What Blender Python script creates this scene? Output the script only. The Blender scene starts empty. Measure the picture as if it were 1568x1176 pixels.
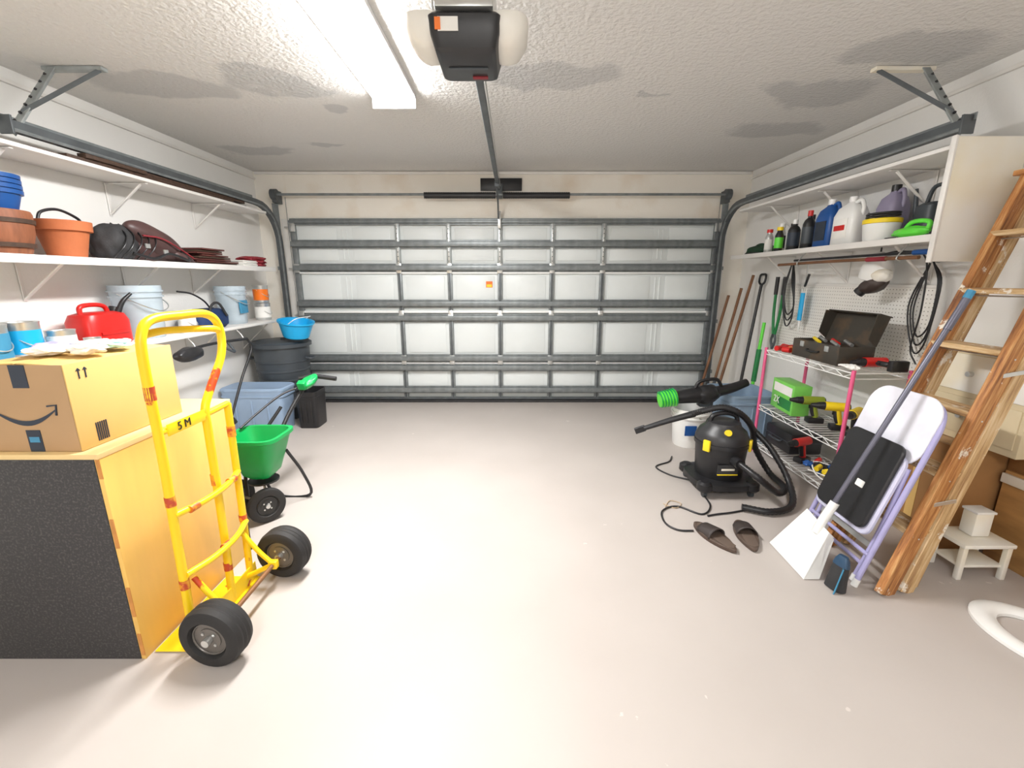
import bpy, bmesh, math, random
from mathutils import Vector, Matrix, noise
random.seed(4)
COL=bpy.context.collection
R=math.radians
# ------------------------------------------------------------------ materials
def nodes(name):
    m=bpy.data.materials.new(name);m.use_nodes=True
    nt=m.node_tree;b=nt.nodes['Principled BSDF'];return m,nt,b
def M(name,col,rough=.5,metal=0,var=.12,scale=6,col2=None,lo=.45,hi=.6,bump=0,bscale=40,alpha=1,emit=None,es=0,stretch=(1,1,1)):
    m,nt,b=nodes(name);N=nt.nodes;L=nt.links
    tc=N.new('ShaderNodeTexCoord');mp=N.new('ShaderNodeMapping');mp.inputs['Scale'].default_value=stretch
    L.new(tc.outputs['Object'],mp.inputs[0])
    nz=N.new('ShaderNodeTexNoise');nz.inputs['Scale'].default_value=scale;nz.inputs['Detail'].default_value=6
    L.new(mp.outputs[0],nz.inputs['Vector'])
    cr=N.new('ShaderNodeValToRGB')
    c=list(col)+[1]
    if col2 is None:
        cr.color_ramp.elements[0].position=.3;cr.color_ramp.elements[1].position=.7
        cr.color_ramp.elements[0].color=[x*(1-var) for x in col]+[1]
        cr.color_ramp.elements[1].color=[min(1,x*(1+var)) for x in col]+[1]
    else:
        cr.color_ramp.elements[0].position=lo;cr.color_ramp.elements[1].position=hi
        cr.color_ramp.elements[0].color=c;cr.color_ramp.elements[1].color=list(col2)+[1]
    L.new(nz.outputs['Fac'],cr.inputs[0]);L.new(cr.outputs[0],b.inputs['Base Color'])
    b.inputs['Roughness'].default_value=rough;b.inputs['Metallic'].default_value=metal
    b.inputs['Alpha'].default_value=alpha
    if emit: b.inputs['Emission Color'].default_value=list(emit)+[1];b.inputs['Emission Strength'].default_value=es
    if bump:
        n2=N.new('ShaderNodeTexNoise');n2.inputs['Scale'].default_value=bscale;n2.inputs['Detail'].default_value=4
        L.new(tc.outputs['Object'],n2.inputs['Vector'])
        bp=N.new('ShaderNodeBump');bp.inputs['Strength'].default_value=bump;bp.inputs['Distance'].default_value=.01
        L.new(n2.outputs['Fac'],bp.inputs['Height']);L.new(bp.outputs[0],b.inputs['Normal'])
    return m
def oldwoodmat(name,cols,paint=(.80,.74,.64),pth=.60):
    m,nt,b=nodes(name);N=nt.nodes;L=nt.links
    tc=N.new('ShaderNodeTexCoord');mp=N.new('ShaderNodeMapping');mp.inputs['Scale'].default_value=(1.2,16,16)
    oi=N.new('ShaderNodeObjectInfo');av=N.new('ShaderNodeVectorMath');av.operation='ADD'
    L.new(tc.outputs['Object'],av.inputs[0]);L.new(oi.outputs['Random'],av.inputs[1]);L.new(av.outputs[0],mp.inputs[0])
    nz=N.new('ShaderNodeTexNoise');nz.inputs['Scale'].default_value=3;nz.inputs['Detail'].default_value=9;nz.inputs['Roughness'].default_value=.65;L.new(mp.outputs[0],nz.inputs['Vector'])
    cr=N.new('ShaderNodeValToRGB');e=cr.color_ramp.elements;e[0].position=.34;e[0].color=list(cols[0])+[1];e[1].position=.66;e[1].color=list(cols[2])+[1]
    q=e.new(.5);q.color=list(cols[1])+[1];L.new(nz.outputs['Fac'],cr.inputs[0])
    n2=N.new('ShaderNodeTexNoise');n2.inputs['Scale'].default_value=9;n2.inputs['Detail'].default_value=8;n2.inputs['Roughness'].default_value=.7;L.new(av.outputs[0],n2.inputs['Vector'])
    r2=N.new('ShaderNodeValToRGB');r2.color_ramp.elements[0].position=pth;r2.color_ramp.elements[1].position=pth+.04;L.new(n2.outputs['Fac'],r2.inputs[0])
    mx=N.new('ShaderNodeMix');mx.data_type='RGBA';mx.inputs['B'].default_value=list(paint)+[1];L.new(r2.outputs[0],mx.inputs['Factor']);L.new(cr.outputs[0],mx.inputs['A']);L.new(mx.outputs['Result'],b.inputs['Base Color'])
    b.inputs['Roughness'].default_value=.6
    bp=N.new('ShaderNodeBump');bp.inputs['Strength'].default_value=.5;bp.inputs['Distance'].default_value=.004;L.new(nz.outputs['Fac'],bp.inputs['Height']);L.new(bp.outputs[0],b.inputs['Normal'])
    return m
def ceilmat():
    m,nt,b=nodes('ceiling_texture');N=nt.nodes;L=nt.links
    tc=N.new('ShaderNodeTexCoord')
    nz=N.new('ShaderNodeTexNoise');nz.inputs['Scale'].default_value=2.6;nz.inputs['Detail'].default_value=6
    L.new(tc.outputs['Object'],nz.inputs['Vector'])
    ad=N.new('ShaderNodeVectorMath');ad.operation='MULTIPLY_ADD';ad.inputs[1].default_value=(.6,.6,0)
    L.new(nz.outputs['Color'],ad.inputs[0]);L.new(tc.outputs['Object'],ad.inputs[2])
    mask=None
    for (x,y,rx,ry) in [(-1.48,2.95,.24,.2),(-1.38,3.12,.2,.14),(-2.12,3.05,.46,.18),(-1.25,3.45,.10,.10),(-1.65,4.2,.2,.07),(.22,2.92,.36,.2),(2.05,2.6,.36,.18),(1.95,3.15,.40,.18),(2.15,3.85,.4,.18),(-2.3,4.4,.35,.15),(.9,3.2,.05,.04)]:
        mp=N.new('ShaderNodeMapping');mp.vector_type='TEXTURE'
        mp.inputs['Location'].default_value=(x+.3,y+.3,0);mp.inputs['Scale'].default_value=(rx,ry,1e3)
        L.new(ad.outputs[0],mp.inputs[0])
        ln=N.new('ShaderNodeVectorMath');ln.operation='LENGTH';L.new(mp.outputs[0],ln.inputs[0])
        mr=N.new('ShaderNodeMapRange');mr.inputs['From Min'].default_value=.84;mr.inputs['From Max'].default_value=1.08
        mr.inputs['To Min'].default_value=1;mr.inputs['To Max'].default_value=0
        L.new(ln.outputs['Value'],mr.inputs[0])
        if mask is None: mask=mr.outputs[0]
        else:
            mx=N.new('ShaderNodeMath');mx.operation='MAXIMUM';L.new(mask,mx.inputs[0]);L.new(mr.outputs[0],mx.inputs[1]);mask=mx.outputs[0]
    cr=N.new('ShaderNodeMix');cr.data_type='RGBA'
    cr.inputs['A'].default_value=(.72,.71,.69,1);cr.inputs['B'].default_value=(.56,.56,.555,1)
    L.new(mask,cr.inputs['Factor']);L.new(cr.outputs['Result'],b.inputs['Base Color'])
    b.inputs['Roughness'].default_value=.8
    vo=N.new('ShaderNodeTexNoise');vo.inputs['Scale'].default_value=38;vo.inputs['Detail'].default_value=5;L.new(tc.outputs['Object'],vo.inputs['Vector'])
    bp=N.new('ShaderNodeBump');bp.inputs['Strength'].default_value=.8;bp.inputs['Distance'].default_value=.015
    L.new(vo.outputs['Fac'],bp.inputs['Height']);L.new(bp.outputs[0],b.inputs['Normal'])
    return m
def floormat():
    m,nt,b=nodes('painted_concrete');N=nt.nodes;L=nt.links
    tc=N.new('ShaderNodeTexCoord')
    nz=N.new('ShaderNodeTexNoise');nz.inputs['Scale'].default_value=1.3;nz.inputs['Detail'].default_value=8
    L.new(tc.outputs['Object'],nz.inputs['Vector'])
    cr=N.new('ShaderNodeValToRGB')
    cr.color_ramp.elements[0].position=.3;cr.color_ramp.elements[1].position=.7
    cr.color_ramp.elements[0].color=(.465,.42,.388,1);cr.color_ramp.elements[1].color=(.515,.468,.435,1)
    L.new(nz.outputs['Fac'],cr.inputs[0])
    n3=N.new('ShaderNodeTexNoise');n3.inputs['Scale'].default_value=13;n3.inputs['Detail'].default_value=9;L.new(tc.outputs['Object'],n3.inputs['Vector'])
    r3=N.new('ShaderNodeValToRGB');r3.color_ramp.elements[0].position=.73;r3.color_ramp.elements[1].position=.75
    L.new(n3.outputs['Fac'],r3.inputs[0])
    mx=N.new('ShaderNodeMix');mx.data_type='RGBA';mx.inputs['B'].default_value=(.62,.57,.53,1)
    L.new(r3.outputs[0],mx.inputs['Factor']);L.new(cr.outputs[0],mx.inputs['A']);L.new(mx.outputs['Result'],b.inputs['Base Color'])
    b.inputs['Roughness'].default_value=.5
    b.inputs['Specular IOR Level'].default_value=.4
    n2=N.new('ShaderNodeTexNoise');n2.inputs['Scale'].default_value=14;L.new(tc.outputs['Object'],n2.inputs['Vector'])
    bp=N.new('ShaderNodeBump');bp.inputs['Strength'].default_value=.08;bp.inputs['Distance'].default_value=.01
    L.new(n2.outputs['Fac'],bp.inputs['Height']);L.new(bp.outputs[0],b.inputs['Normal'])
    return m
def pegmat():
    m,nt,b=nodes('pegboard_holes');N=nt.nodes;L=nt.links
    tc=N.new('ShaderNodeTexCoord');sc=N.new('ShaderNodeVectorMath');sc.operation='MULTIPLY';sc.inputs[1].default_value=(38,38,38)
    L.new(tc.outputs['Object'],sc.inputs[0])
    fr=N.new('ShaderNodeVectorMath');fr.operation='FRACTION';L.new(sc.outputs[0],fr.inputs[0])
    sb=N.new('ShaderNodeVectorMath');sb.operation='SUBTRACT';sb.inputs[1].default_value=(.5,.5,.5);L.new(fr.outputs[0],sb.inputs[0])
    ml=N.new('ShaderNodeVectorMath');ml.operation='MULTIPLY';ml.inputs[1].default_value=(0,1,1);L.new(sb.outputs[0],ml.inputs[0])
    ln=N.new('ShaderNodeVectorMath');ln.operation='LENGTH';L.new(ml.outputs[0],ln.inputs[0])
    mr=N.new('ShaderNodeMapRange');mr.inputs['From Min'].default_value=.12;mr.inputs['From Max'].default_value=.16;L.new(ln.outputs['Value'],mr.inputs[0])
    mx=N.new('ShaderNodeMix');mx.data_type='RGBA';mx.inputs['A'].default_value=(.26,.23,.19,1);mx.inputs['B'].default_value=(.88,.86,.81,1)
    L.new(mr.outputs[0],mx.inputs['Factor']);L.new(mx.outputs['Result'],b.inputs['Base Color']);b.inputs['Roughness'].default_value=.6
    return m
white_wall=M('wall_paint',(.86,.85,.82),.7,var=.03,scale=1.5,bump=.15,bscale=60)
back_wall=M('wall_paint_stained',(.87,.83,.75),.7,scale=2.2,col2=(.72,.60,.46),lo=.52,hi=.88,bump=.2,bscale=60)
CEIL=ceilmat();FLOOR=floormat();PEG=pegmat()
trimw=M('trim_white',(.82,.80,.76),.5,var=.05)
shelfw=M('shelf_white',(.82,.80,.77),.45,var=.06,scale=3)
doorw=M('door_panel_white',(.76,.80,.795),.42,var=.04,scale=2)
doorhi=M('door_lip_white',(.90,.91,.90),.4,var=.03)  # brighter than the panels, paints the highlight along the joints
galv=M('galvanized_steel',(.22,.24,.245),.42,.35,var=.22,scale=14)
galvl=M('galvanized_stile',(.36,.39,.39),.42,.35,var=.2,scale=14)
galvd=M('galvanized_dark',(.10,.112,.12),.5,.4,var=.2,scale=10)
steel=M('steel_bright',(.62,.63,.62),.3,.8,var=.1)
blk=M('black_plastic',(.016,.016,.018),.38,var=.2)
blkm=M('black_matte',(.03,.03,.032),.75,var=.3,bump=.2,bscale=80)
rub=M('rubber_tire',(.02,.019,.019),.7,var=.25)
dgrey=M('dark_grey_plastic',(.05,.06,.07),.45,var=.15)
greyb=M('grey_blue_plastic',(.29,.40,.56),.45,var=.06)
yel=M('yellow_paint_worn',(.93,.62,.01),.38,scale=9,col2=(.55,.06,.01),lo=.68,hi=.71)
redw=M('worn_red_paint',(.50,.06,.02),.5,scale=30,col2=(.80,.35,.02),lo=.45,hi=.6)
ply=M('plywood',(.80,.50,.13),.42,scale=3,var=.08,stretch=(3,3,.5))
plyt=M('plywood_pale',(.80,.58,.27),.4,var=.08,scale=4)
blkpan=M('black_speckled_panel',(.04,.038,.040),.55,scale=120,col2=(.10,.095,.09),lo=.5,hi=.7)
wornedge=M('worn_wood_edge',(.55,.24,.06),.6,scale=8,var=.3)
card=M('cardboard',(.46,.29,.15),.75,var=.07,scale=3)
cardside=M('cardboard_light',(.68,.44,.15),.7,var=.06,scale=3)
cardd=M('cardboard_dark',(.34,.17,.06),.8,var=.15,scale=3)
navy=M('navy_tape',(.02,.03,.05),.5);tape=M('blue_label',(.05,.25,.42),.5)
green=M('green_plastic',(.005,.34,.08),.38,var=.08)
dgreen=M('dark_green_plastic',(.01,.20,.05),.45,var=.1)
lime=M('lime_plastic',(.13,.75,.06),.35,var=.08)
terra=M('terracotta',(.48,.14,.05),.75,var=.12,bump=.1)
barrel=M('brown_barrel',(.26,.09,.04),.6,var=.25,scale=6,stretch=(6,6,1))
bluep=M('blue_plastic',(.01,.08,.30),.4,var=.1)
cyan=M('cyan_plastic',(.01,.40,.78),.35,var=.05)
red=M('red_plastic',(.60,.015,.012),.35,var=.08)
redd=M('dark_red',(.26,.02,.03),.6,var=.2)
maroon=M('maroon_wood',(.10,.025,.02),.55,var=.3)
dkwood=M('dark_brown_wood',(.06,.032,.02),.6,var=.35,scale=5,stretch=(1,8,8))
leather=M('brown_leather',(.075,.038,.036),.42,var=.3)
whitep=M('white_plastic',(.82,.82,.80),.35,var=.03)
offw=M('cream_paint',(.84,.75,.55),.5,scale=2,col2=(.86,.84,.78),lo=.35,hi=.6)
tan=M('tan_paint',(.62,.52,.34),.55,var=.12,scale=2)
paper=M('white_paper',(.85,.84,.80),.8,var=.05)
clearp=M('translucent_bucket',(.60,.70,.77),.2,var=.1,alpha=.6)
orange=M('orange_plastic',(.85,.18,.01),.4);yelp=M('yellow_plastic',(.90,.66,.02),.35,var=.05)
pink=M('pink_metal',(.78,.12,.27),.4,var=.1)
lav=M('lavender_paint',(.38,.36,.60),.35,var=.08)
purple=M('violet_grey_plastic',(.28,.25,.36),.4)
oldwood=oldwoodmat('ladder_wood',((.17,.06,.02),(.44,.18,.05),(.66,.38,.15)),pth=.60)
tanwood=oldwoodmat('ladder_wood_tan',((.30,.15,.06),(.58,.38,.18),(.76,.59,.37)),pth=.57)
toolwood=M('tool_handle_wood',(.20,.09,.04),.6,var=.3)
bluegrey=M('pole_grey',(.13,.13,.17),.35,.3)
lamp_em=M('diffuser_glow',(1,1,1),.5,var=0,emit=(1,.99,.98),es=74)
fill_em=M('diffuser_glow_low',(1,1,1),.5,var=0,emit=(1,.99,.98),es=36)  # lens glow of the added fill fixture
lamp_white=M('fixture_white',(.85,.85,.85),.4)
diff_off=M('opener_diffuser',(.82,.80,.74),.3,var=.03)
# ------------------------------------------------------------------ builders
def G(name,loc=(0,0,0),rot=None):
    e=bpy.data.objects.new(name,None);COL.objects.link(e);e.location=loc;e.empty_display_size=.1
    if rot is not None: e.rotation_euler=rot;e['local']=1
    return e
def fin(me,name,par,mat,smooth=True,loc=(0,0,0),rot=(0,0,0),ang=35):
    o=bpy.data.objects.new(name,me);COL.objects.link(o)
    if mat: me.materials.append(mat)
    if smooth:
        for p in me.polygons:p.use_smooth=True
        me.set_sharp_from_angle(angle=R(ang))
    o.location=loc;o.rotation_euler=rot
    if par:
        o.parent=par
        if not par.get('local'):o.matrix_parent_inverse=Matrix.Translation(-par.location)
    return o
def bm2(bm,name):
    bmesh.ops.recalc_face_normals(bm,faces=bm.faces)
    me=bpy.data.meshes.new(name);bm.to_mesh(me);bm.free();return me
def box(par,name,c,s,mat,bev=.004,rot=(0,0,0)):
    bm=bmesh.new();bmesh.ops.create_cube(bm,size=1);bmesh.ops.scale(bm,vec=s,verts=bm.verts)
    if bev: bmesh.ops.bevel(bm,geom=list(bm.edges),offset=min(bev,min(s)*.45),segments=2,affect='EDGES',profile=.5)
    return fin(bm2(bm,name),name,par,mat,bev>0,c,rot)
def frame(d):
    d=d.normalized();h=Vector((0,0,1)) if abs(d.z)<.9 else Vector((1,0,0))
    a=d.cross(h).normalized();return a,d.cross(a).normalized()
def cyl(par,name,p1,p2,r1,mat,r2=None,seg=24):
    if r2 is None:r2=r1
    p1=Vector(p1);p2=Vector(p2);a,b=frame(p2-p1);bm=bmesh.new();rings=[]
    for p,r in((p1,r1),(p2,r2)):
        rings.append([bm.verts.new(p+(a*math.cos(2*math.pi*i/seg)+b*math.sin(2*math.pi*i/seg))*r) for i in range(seg)])
    for i in range(seg):
        j=(i+1)%seg;bm.faces.new((rings[0][i],rings[0][j],rings[1][j],rings[1][i]))
    bm.faces.new(rings[0][::-1]);bm.faces.new(rings[1])
    return fin(bm2(bm,name),name,par,mat)
def cr(pts,res,cyc):
    P=[Vector(p) for p in pts];n=len(P);out=[]
    rng=n if cyc else n-1
    for i in range(rng):
        p0=P[(i-1)%n] if (cyc or i>0) else P[0]*2-P[1];p1=P[i];p2=P[(i+1)%n]
        p3=P[(i+2)%n] if (cyc or i+2<n) else P[-1]*2-P[-2]
        for k in range(res):
            t=k/res
            out.append(.5*((2*p1)+(p2-p0)*t+(2*p0-5*p1+4*p2-p3)*t*t+(3*p1-3*p2+p3-p0)*t*t*t))
    if not cyc: out.append(P[-1])
    return out
def tube(par,name,pts,r,mat,res=6,cyc=False,seg=10,smooth=True,ridge=0,flat=1):
    P=cr(pts,res,cyc) if smooth else [Vector(p) for p in pts]
    n=len(P);bm=bmesh.new();rings=[];a=None
    for i,p in enumerate(P):
        d=(P[(i+1)%n]-P[i-1]) if (cyc or 0<i<n-1) else (P[1]-P[0] if i==0 else P[-1]-P[-2])
        d.normalize()
        if a is None:a,b=frame(d)
        else:
            a=(a-d*a.dot(d)).normalized()
        b=d.cross(a)
        rr=r[0]+(r[1]-r[0])*i/(n-1) if isinstance(r,(tuple,list)) else r
        if ridge and i%2: rr*=1-ridge
        rings.append([bm.verts.new(p+(a*math.cos(2*math.pi*k/seg+math.pi/seg)+b*flat*math.sin(2*math.pi*k/seg+math.pi/seg))*rr) for k in range(seg)])
    for i in range(n if cyc else n-1):
        A=rings[i];B=rings[(i+1)%n]
        for k in range(seg):
            j=(k+1)%seg;bm.faces.new((A[k],A[j],B[j],B[k]))
    if not cyc: bm.faces.new(rings[0][::-1]);bm.faces.new(rings[-1])
    return fin(bm2(bm,name),name,par,mat,ang=50)
def loft(par,name,rings,mat,c=(0,0,0),n=2,seg=36,rot=(0,0,0),ang=35):
    """rings: (z,hx,hy[,dx,dy]) superellipse exponent n"""
    bm=bmesh.new();RR=[]
    for rg in rings:
        z,hx,hy=rg[:3];dx,dy=(rg[3],rg[4]) if len(rg)>3 else (0,0)
        v=[]
        for k in range(seg):
            t=2*math.pi*k/seg;ct,st=math.cos(t),math.sin(t)
            v.append(bm.verts.new((dx+hx*math.copysign(abs(ct)**(2/n),ct),dy+hy*math.copysign(abs(st)**(2/n),st),z)))
        RR.append(v)
    for A,B in zip(RR,RR[1:]):
        for k in range(seg):
            j=(k+1)%seg;bm.faces.new((A[k],A[j],B[j],B[k]))
    bm.faces.new(RR[0][::-1]);bm.faces.new(RR[-1])
    me=bpy.data.meshes.new(name);bm.to_mesh(me);bm.free()
    return fin(me,name,par,mat,True,c,rot,ang)
def prism(par,name,poly,h,mat,c=(0,0,0),rot=(0,0,0),bev=.002):
    bm=bmesh.new();v=[bm.verts.new((x,y,-h/2)) for x,y in poly];f=bm.faces.new(v)
    e=bmesh.ops.extrude_face_region(bm,geom=[f]);bmesh.ops.translate(bm,vec=(0,0,h),verts=[q for q in e['geom'] if isinstance(q,bmesh.types.BMVert)])
    if bev: bmesh.ops.bevel(bm,geom=list(bm.edges),offset=bev,segments=1,affect='EDGES')
    return fin(bm2(bm,name),name,par,mat,True,c,rot)
def blob(par,name,c,s,mat,amp=.12,freq=2,rot=(0,0,0),floor=None,seed=0):
    bm=bmesh.new();bmesh.ops.create_icosphere(bm,subdivisions=4,radius=1)
    for v in bm.verts:
        k=1+amp*noise.noise(v.co*freq+Vector((seed,seed*2,0)))*2
        v.co=Vector((v.co.x*s[0]*k,v.co.y*s[1]*k,v.co.z*s[2]*k))
        if floor is not None and v.co.z<floor:v.co.z=floor
    return fin(bm2(bm,name),name,par,mat,True,c,rot,ang=60)
def beam(par,name,p1,p2,w,t,mat,hint=(0,1,0),bev=.003):
    p1=Vector(p1);p2=Vector(p2);d=(p2-p1);L=d.length;x=d.normalized();h=Vector(hint);y=(h-x*h.dot(x)).normalized();z=x.cross(y)
    bm=bmesh.new();bmesh.ops.create_cube(bm,size=1);bmesh.ops.scale(bm,vec=(L,w,t),verts=bm.verts)
    if bev: bmesh.ops.bevel(bm,geom=list(bm.edges),offset=min(bev,min(w,t)*.4),segments=1,affect='EDGES')
    me=bm2(bm,name);o=fin(me,name,par,mat,True)
    mt=Matrix((x,y,z)).transposed().to_4x4();mt.translation=(p1+p2)/2
    o.matrix_basis=mt;return o
def plate(par,name,pts,t,mat):
    P=[Vector(p) for p in pts];nrm=(P[1]-P[0]).cross(P[-1]-P[0]).normalized()*t
    bm=bmesh.new();a=[bm.verts.new(p) for p in P];b=[bm.verts.new(p+nrm) for p in P];n=len(P)
    bm.faces.new(a);bm.faces.new(b[::-1])
    for i in range(n):bm.faces.new((a[i],a[(i+1)%n],b[(i+1)%n],b[i]))
    return fin(bm2(bm,name),name,par,mat,False)
def text(par,name,s,c,size,mat,rot,ext=.001):
    cu=bpy.data.curves.new(name,'FONT');cu.body=s;cu.size=size;cu.extrude=ext;cu.align_x='CENTER';cu.align_y='CENTER'
    t=bpy.data.objects.new('tmp',cu);COL.objects.link(t)
    dg=bpy.context.evaluated_depsgraph_get();me=bpy.data.meshes.new_from_object(t.evaluated_get(dg))
    bpy.data.objects.remove(t);me.materials.clear()
    return fin(me,name,par,mat,False,c,rot)
# ------------------------------------------------------------------ room
XL,XR,YB,YF,ZC=-2.867,2.667,5.22,-2.0,2.64
W=XR-XL;cx=(XL+XR)/2;D=YB-YF;cy=(YB+YF)/2
box(None,'floor',(cx,cy,-.05),(W+.3,D+.3,.1),FLOOR,0)
box(None,'ceiling',(cx,cy,ZC+.05),(W+.3,D+.3,.1),CEIL,0)
for nm in('ceiling','floor'):
    o=bpy.data.objects[nm]
    o.data.transform(Matrix.Translation((cx,cy,0)));o.location.x=0;o.location.y=0
box(None,'wall_left',(XL-.05,cy,ZC/2),(.1,D+.2,ZC),white_wall,0)
box(None,'wall_right',(XR+.05,cy,ZC/2),(.1,D+.2,ZC),white_wall,0)
box(None,'wall_front',(cx,YF-.05,ZC/2),(W,.1,ZC),white_wall,0)
g=G('wall_back',(0,YB,0))
box(g,'left_pier',((XL-2.52)/2,YB+.05,ZC/2),(-2.52-XL,.1,ZC),back_wall,0)
box(g,'right_pier',((XR+2.36)/2,YB+.05,ZC/2),(XR-2.36,.1,ZC),back_wall,0)
box(g,'header',(-.08,YB+.05,(2.15+ZC)/2),(4.88,.1,ZC-2.15),back_wall,0)
box(None,'trim_1',(XL+.01,cy,ZC-.075),(.02,D,.022),trimw,.003)
box(None,'trim_2',(XR-.01,cy,ZC-.075),(.02,D,.022),trimw,.003)
box(None,'trim_3',(cx,YB-.01,ZC-.02),(W-.04,.02,.03),trimw,.003)
box(None,'trim_4',(-2.56,YB-.012,1.07),(.09,.02,2.14),trimw,.003)
box(None,'trim_5',(2.40,YB-.012,1.07),(.09,.02,2.14),trimw,.003)
# ------------------------------------------------------------------ garage door
g=G('garage_door',(-.08,5.2,0))
x0,x1=-2.51,2.35;joints=[.03,.533,1.067,1.6,2.13]
st=[-1.30,-.72,-.14,.46,1.04]
cols=[x0]+st+[x1]
for i in range(4):
    a,b=joints[i],joints[i+1]
    box(g,'section_%d'%(i+1),((x0+x1)/2,5.215,(a+b)/2),(x1-x0,.03,b-a-.006),doorw,.004)
    for j in range(6):
        l,r=cols[j]+.05,cols[j+1]-.05
        if j in(0,5):
            mid=(l+r)/2
            for (q0,q1) in((l+.03,mid-.09),(mid+.09,r-.03)):
                box(g,'emboss',((q0+q1)/2,5.199,(a+b)/2),(q1-q0,.012,b-a-.17),doorw,.008)
            for k in(-.025,.025): box(g,'rib',(mid+k,5.199,(a+b)/2),(.018,.014,b-a-.2),doorw,.005)
        else: box(g,'emboss',((l+r)/2,5.199,(a+b)/2),(r-l-.03,.012,b-a-.17),doorw,.008)
for z in(1.553,1.105,.488): box(g,'section_lip',((x0+x1)/2,5.185,z),(x1-x0,.04,.028),doorhi,.006)  # near-white strips paint the highlight lines at the section joints
for i,x in enumerate(st):
    for s in range(4):
        a,b=joints[s],joints[s+1]
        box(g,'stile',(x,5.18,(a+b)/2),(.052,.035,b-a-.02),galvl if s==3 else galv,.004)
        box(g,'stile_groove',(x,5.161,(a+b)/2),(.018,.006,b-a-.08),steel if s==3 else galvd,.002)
        if s==3:
            for k in range(8): cyl(g,'slot',(x,5.158,a+.08+k*.05),(x,5.155,a+.08+k*.05),.006,galvd,seg=8)
    for zj in joints[1:4]:
        box(g,'hinge',(x,5.155,zj),(.06,.012,.11),steel,.003);cyl(g,'hinge_pin',(x-.03,5.146,zj),(x+.03,5.146,zj),.008,steel,seg=10)
for x in(x0+.035,x1-.035):
    box(g,'end_stile',(x,5.185,1.08),(.06,.04,2.1),galv,.004)
    for zj in joints[1:]:
        cyl(g,'roller_stem',(x,5.15,min(zj,2.05)),(x+(-.08 if x<0 else .08),5.15,min(zj,2.05)),.006,steel,seg=8)
        box(g,'roller_bracket',(x,5.155,min(zj,2.05)),(.07,.02,.1),steel,.003)
def strut(z,h=.05,dp=.06):
    box(g,'strut_web',((x0+x1)/2,5.155-dp/2,z),(x1-x0-.02,.006,h),galv,.001)
    for s in(-1,1):
        box(g,'strut_flange',((x0+x1)/2,5.155,z+s*h/2),(x1-x0-.02,dp,.004),galv,.001)
        box(g,'strut_lip',((x0+x1)/2,5.165,z+s*(h/2+.011)),(x1-x0-.02,.004,.022),galv,.001)
for z in(1.865,1.605,1.20,1.035,.555,.44,.165): strut(z)
strut(2.105,.025,.03)
box(g,'bottom_seal',((x0+x1)/2,5.19,.016),(x1-x0,.06,.03),blkm,.006)
box(g,'bottom_rail',((x0+x1)/2,5.175,.055),(x1-x0,.03,.03),galvd,.003)
box(g,'sticker',(-.265,5.19,1.42),(.075,.004,.07),orange,0)
box(g,'sticker_yellow',(-.265,5.187,1.405),(.06,.003,.03),yelp,0)
box(g,'lock_bracket',(-.14,5.12,2.12),(.035,.03,.18),steel,.003)
# torsion bar
g=G('torsion_spring',(-.15,5.1,2.38))
cyl(g,'shaft',(-2.62,5.1,2.38),(2.40,5.1,2.38),.013,galv,seg=16)
tube(g,'spring_1',[(-.96+.012*i,5.1,2.37) for i in range(66)],.035,blk,smooth=False,ridge=.12,seg=14)
tube(g,'spring_2',[(-.10+.012*i,5.1,2.37) for i in range(62)],.035,blk,smooth=False,ridge=.12,seg=14)
box(g,'center_plate',(-.12,YB-.015,2.50),(.46,.02,.13),blk,.004)
box(g,'center_bracket',(-.14,5.15,2.42),(.07,.10,.14),galvd,.004)
for x in(-2.60,2.36):
    box(g,'end_bracket',(x,5.15,2.36),(.05,.13,.13),galvd,.004)
    cyl(g,'cable_drum',(x-.03,5.1,2.38),(x+.03,5.1,2.38),.055,galvd)
for x in(-2.50,2.30): cyl(g,'lift_cable',(x,5.13,2.36),(x,5.13,.1),.003,galvd,seg=6)
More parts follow.
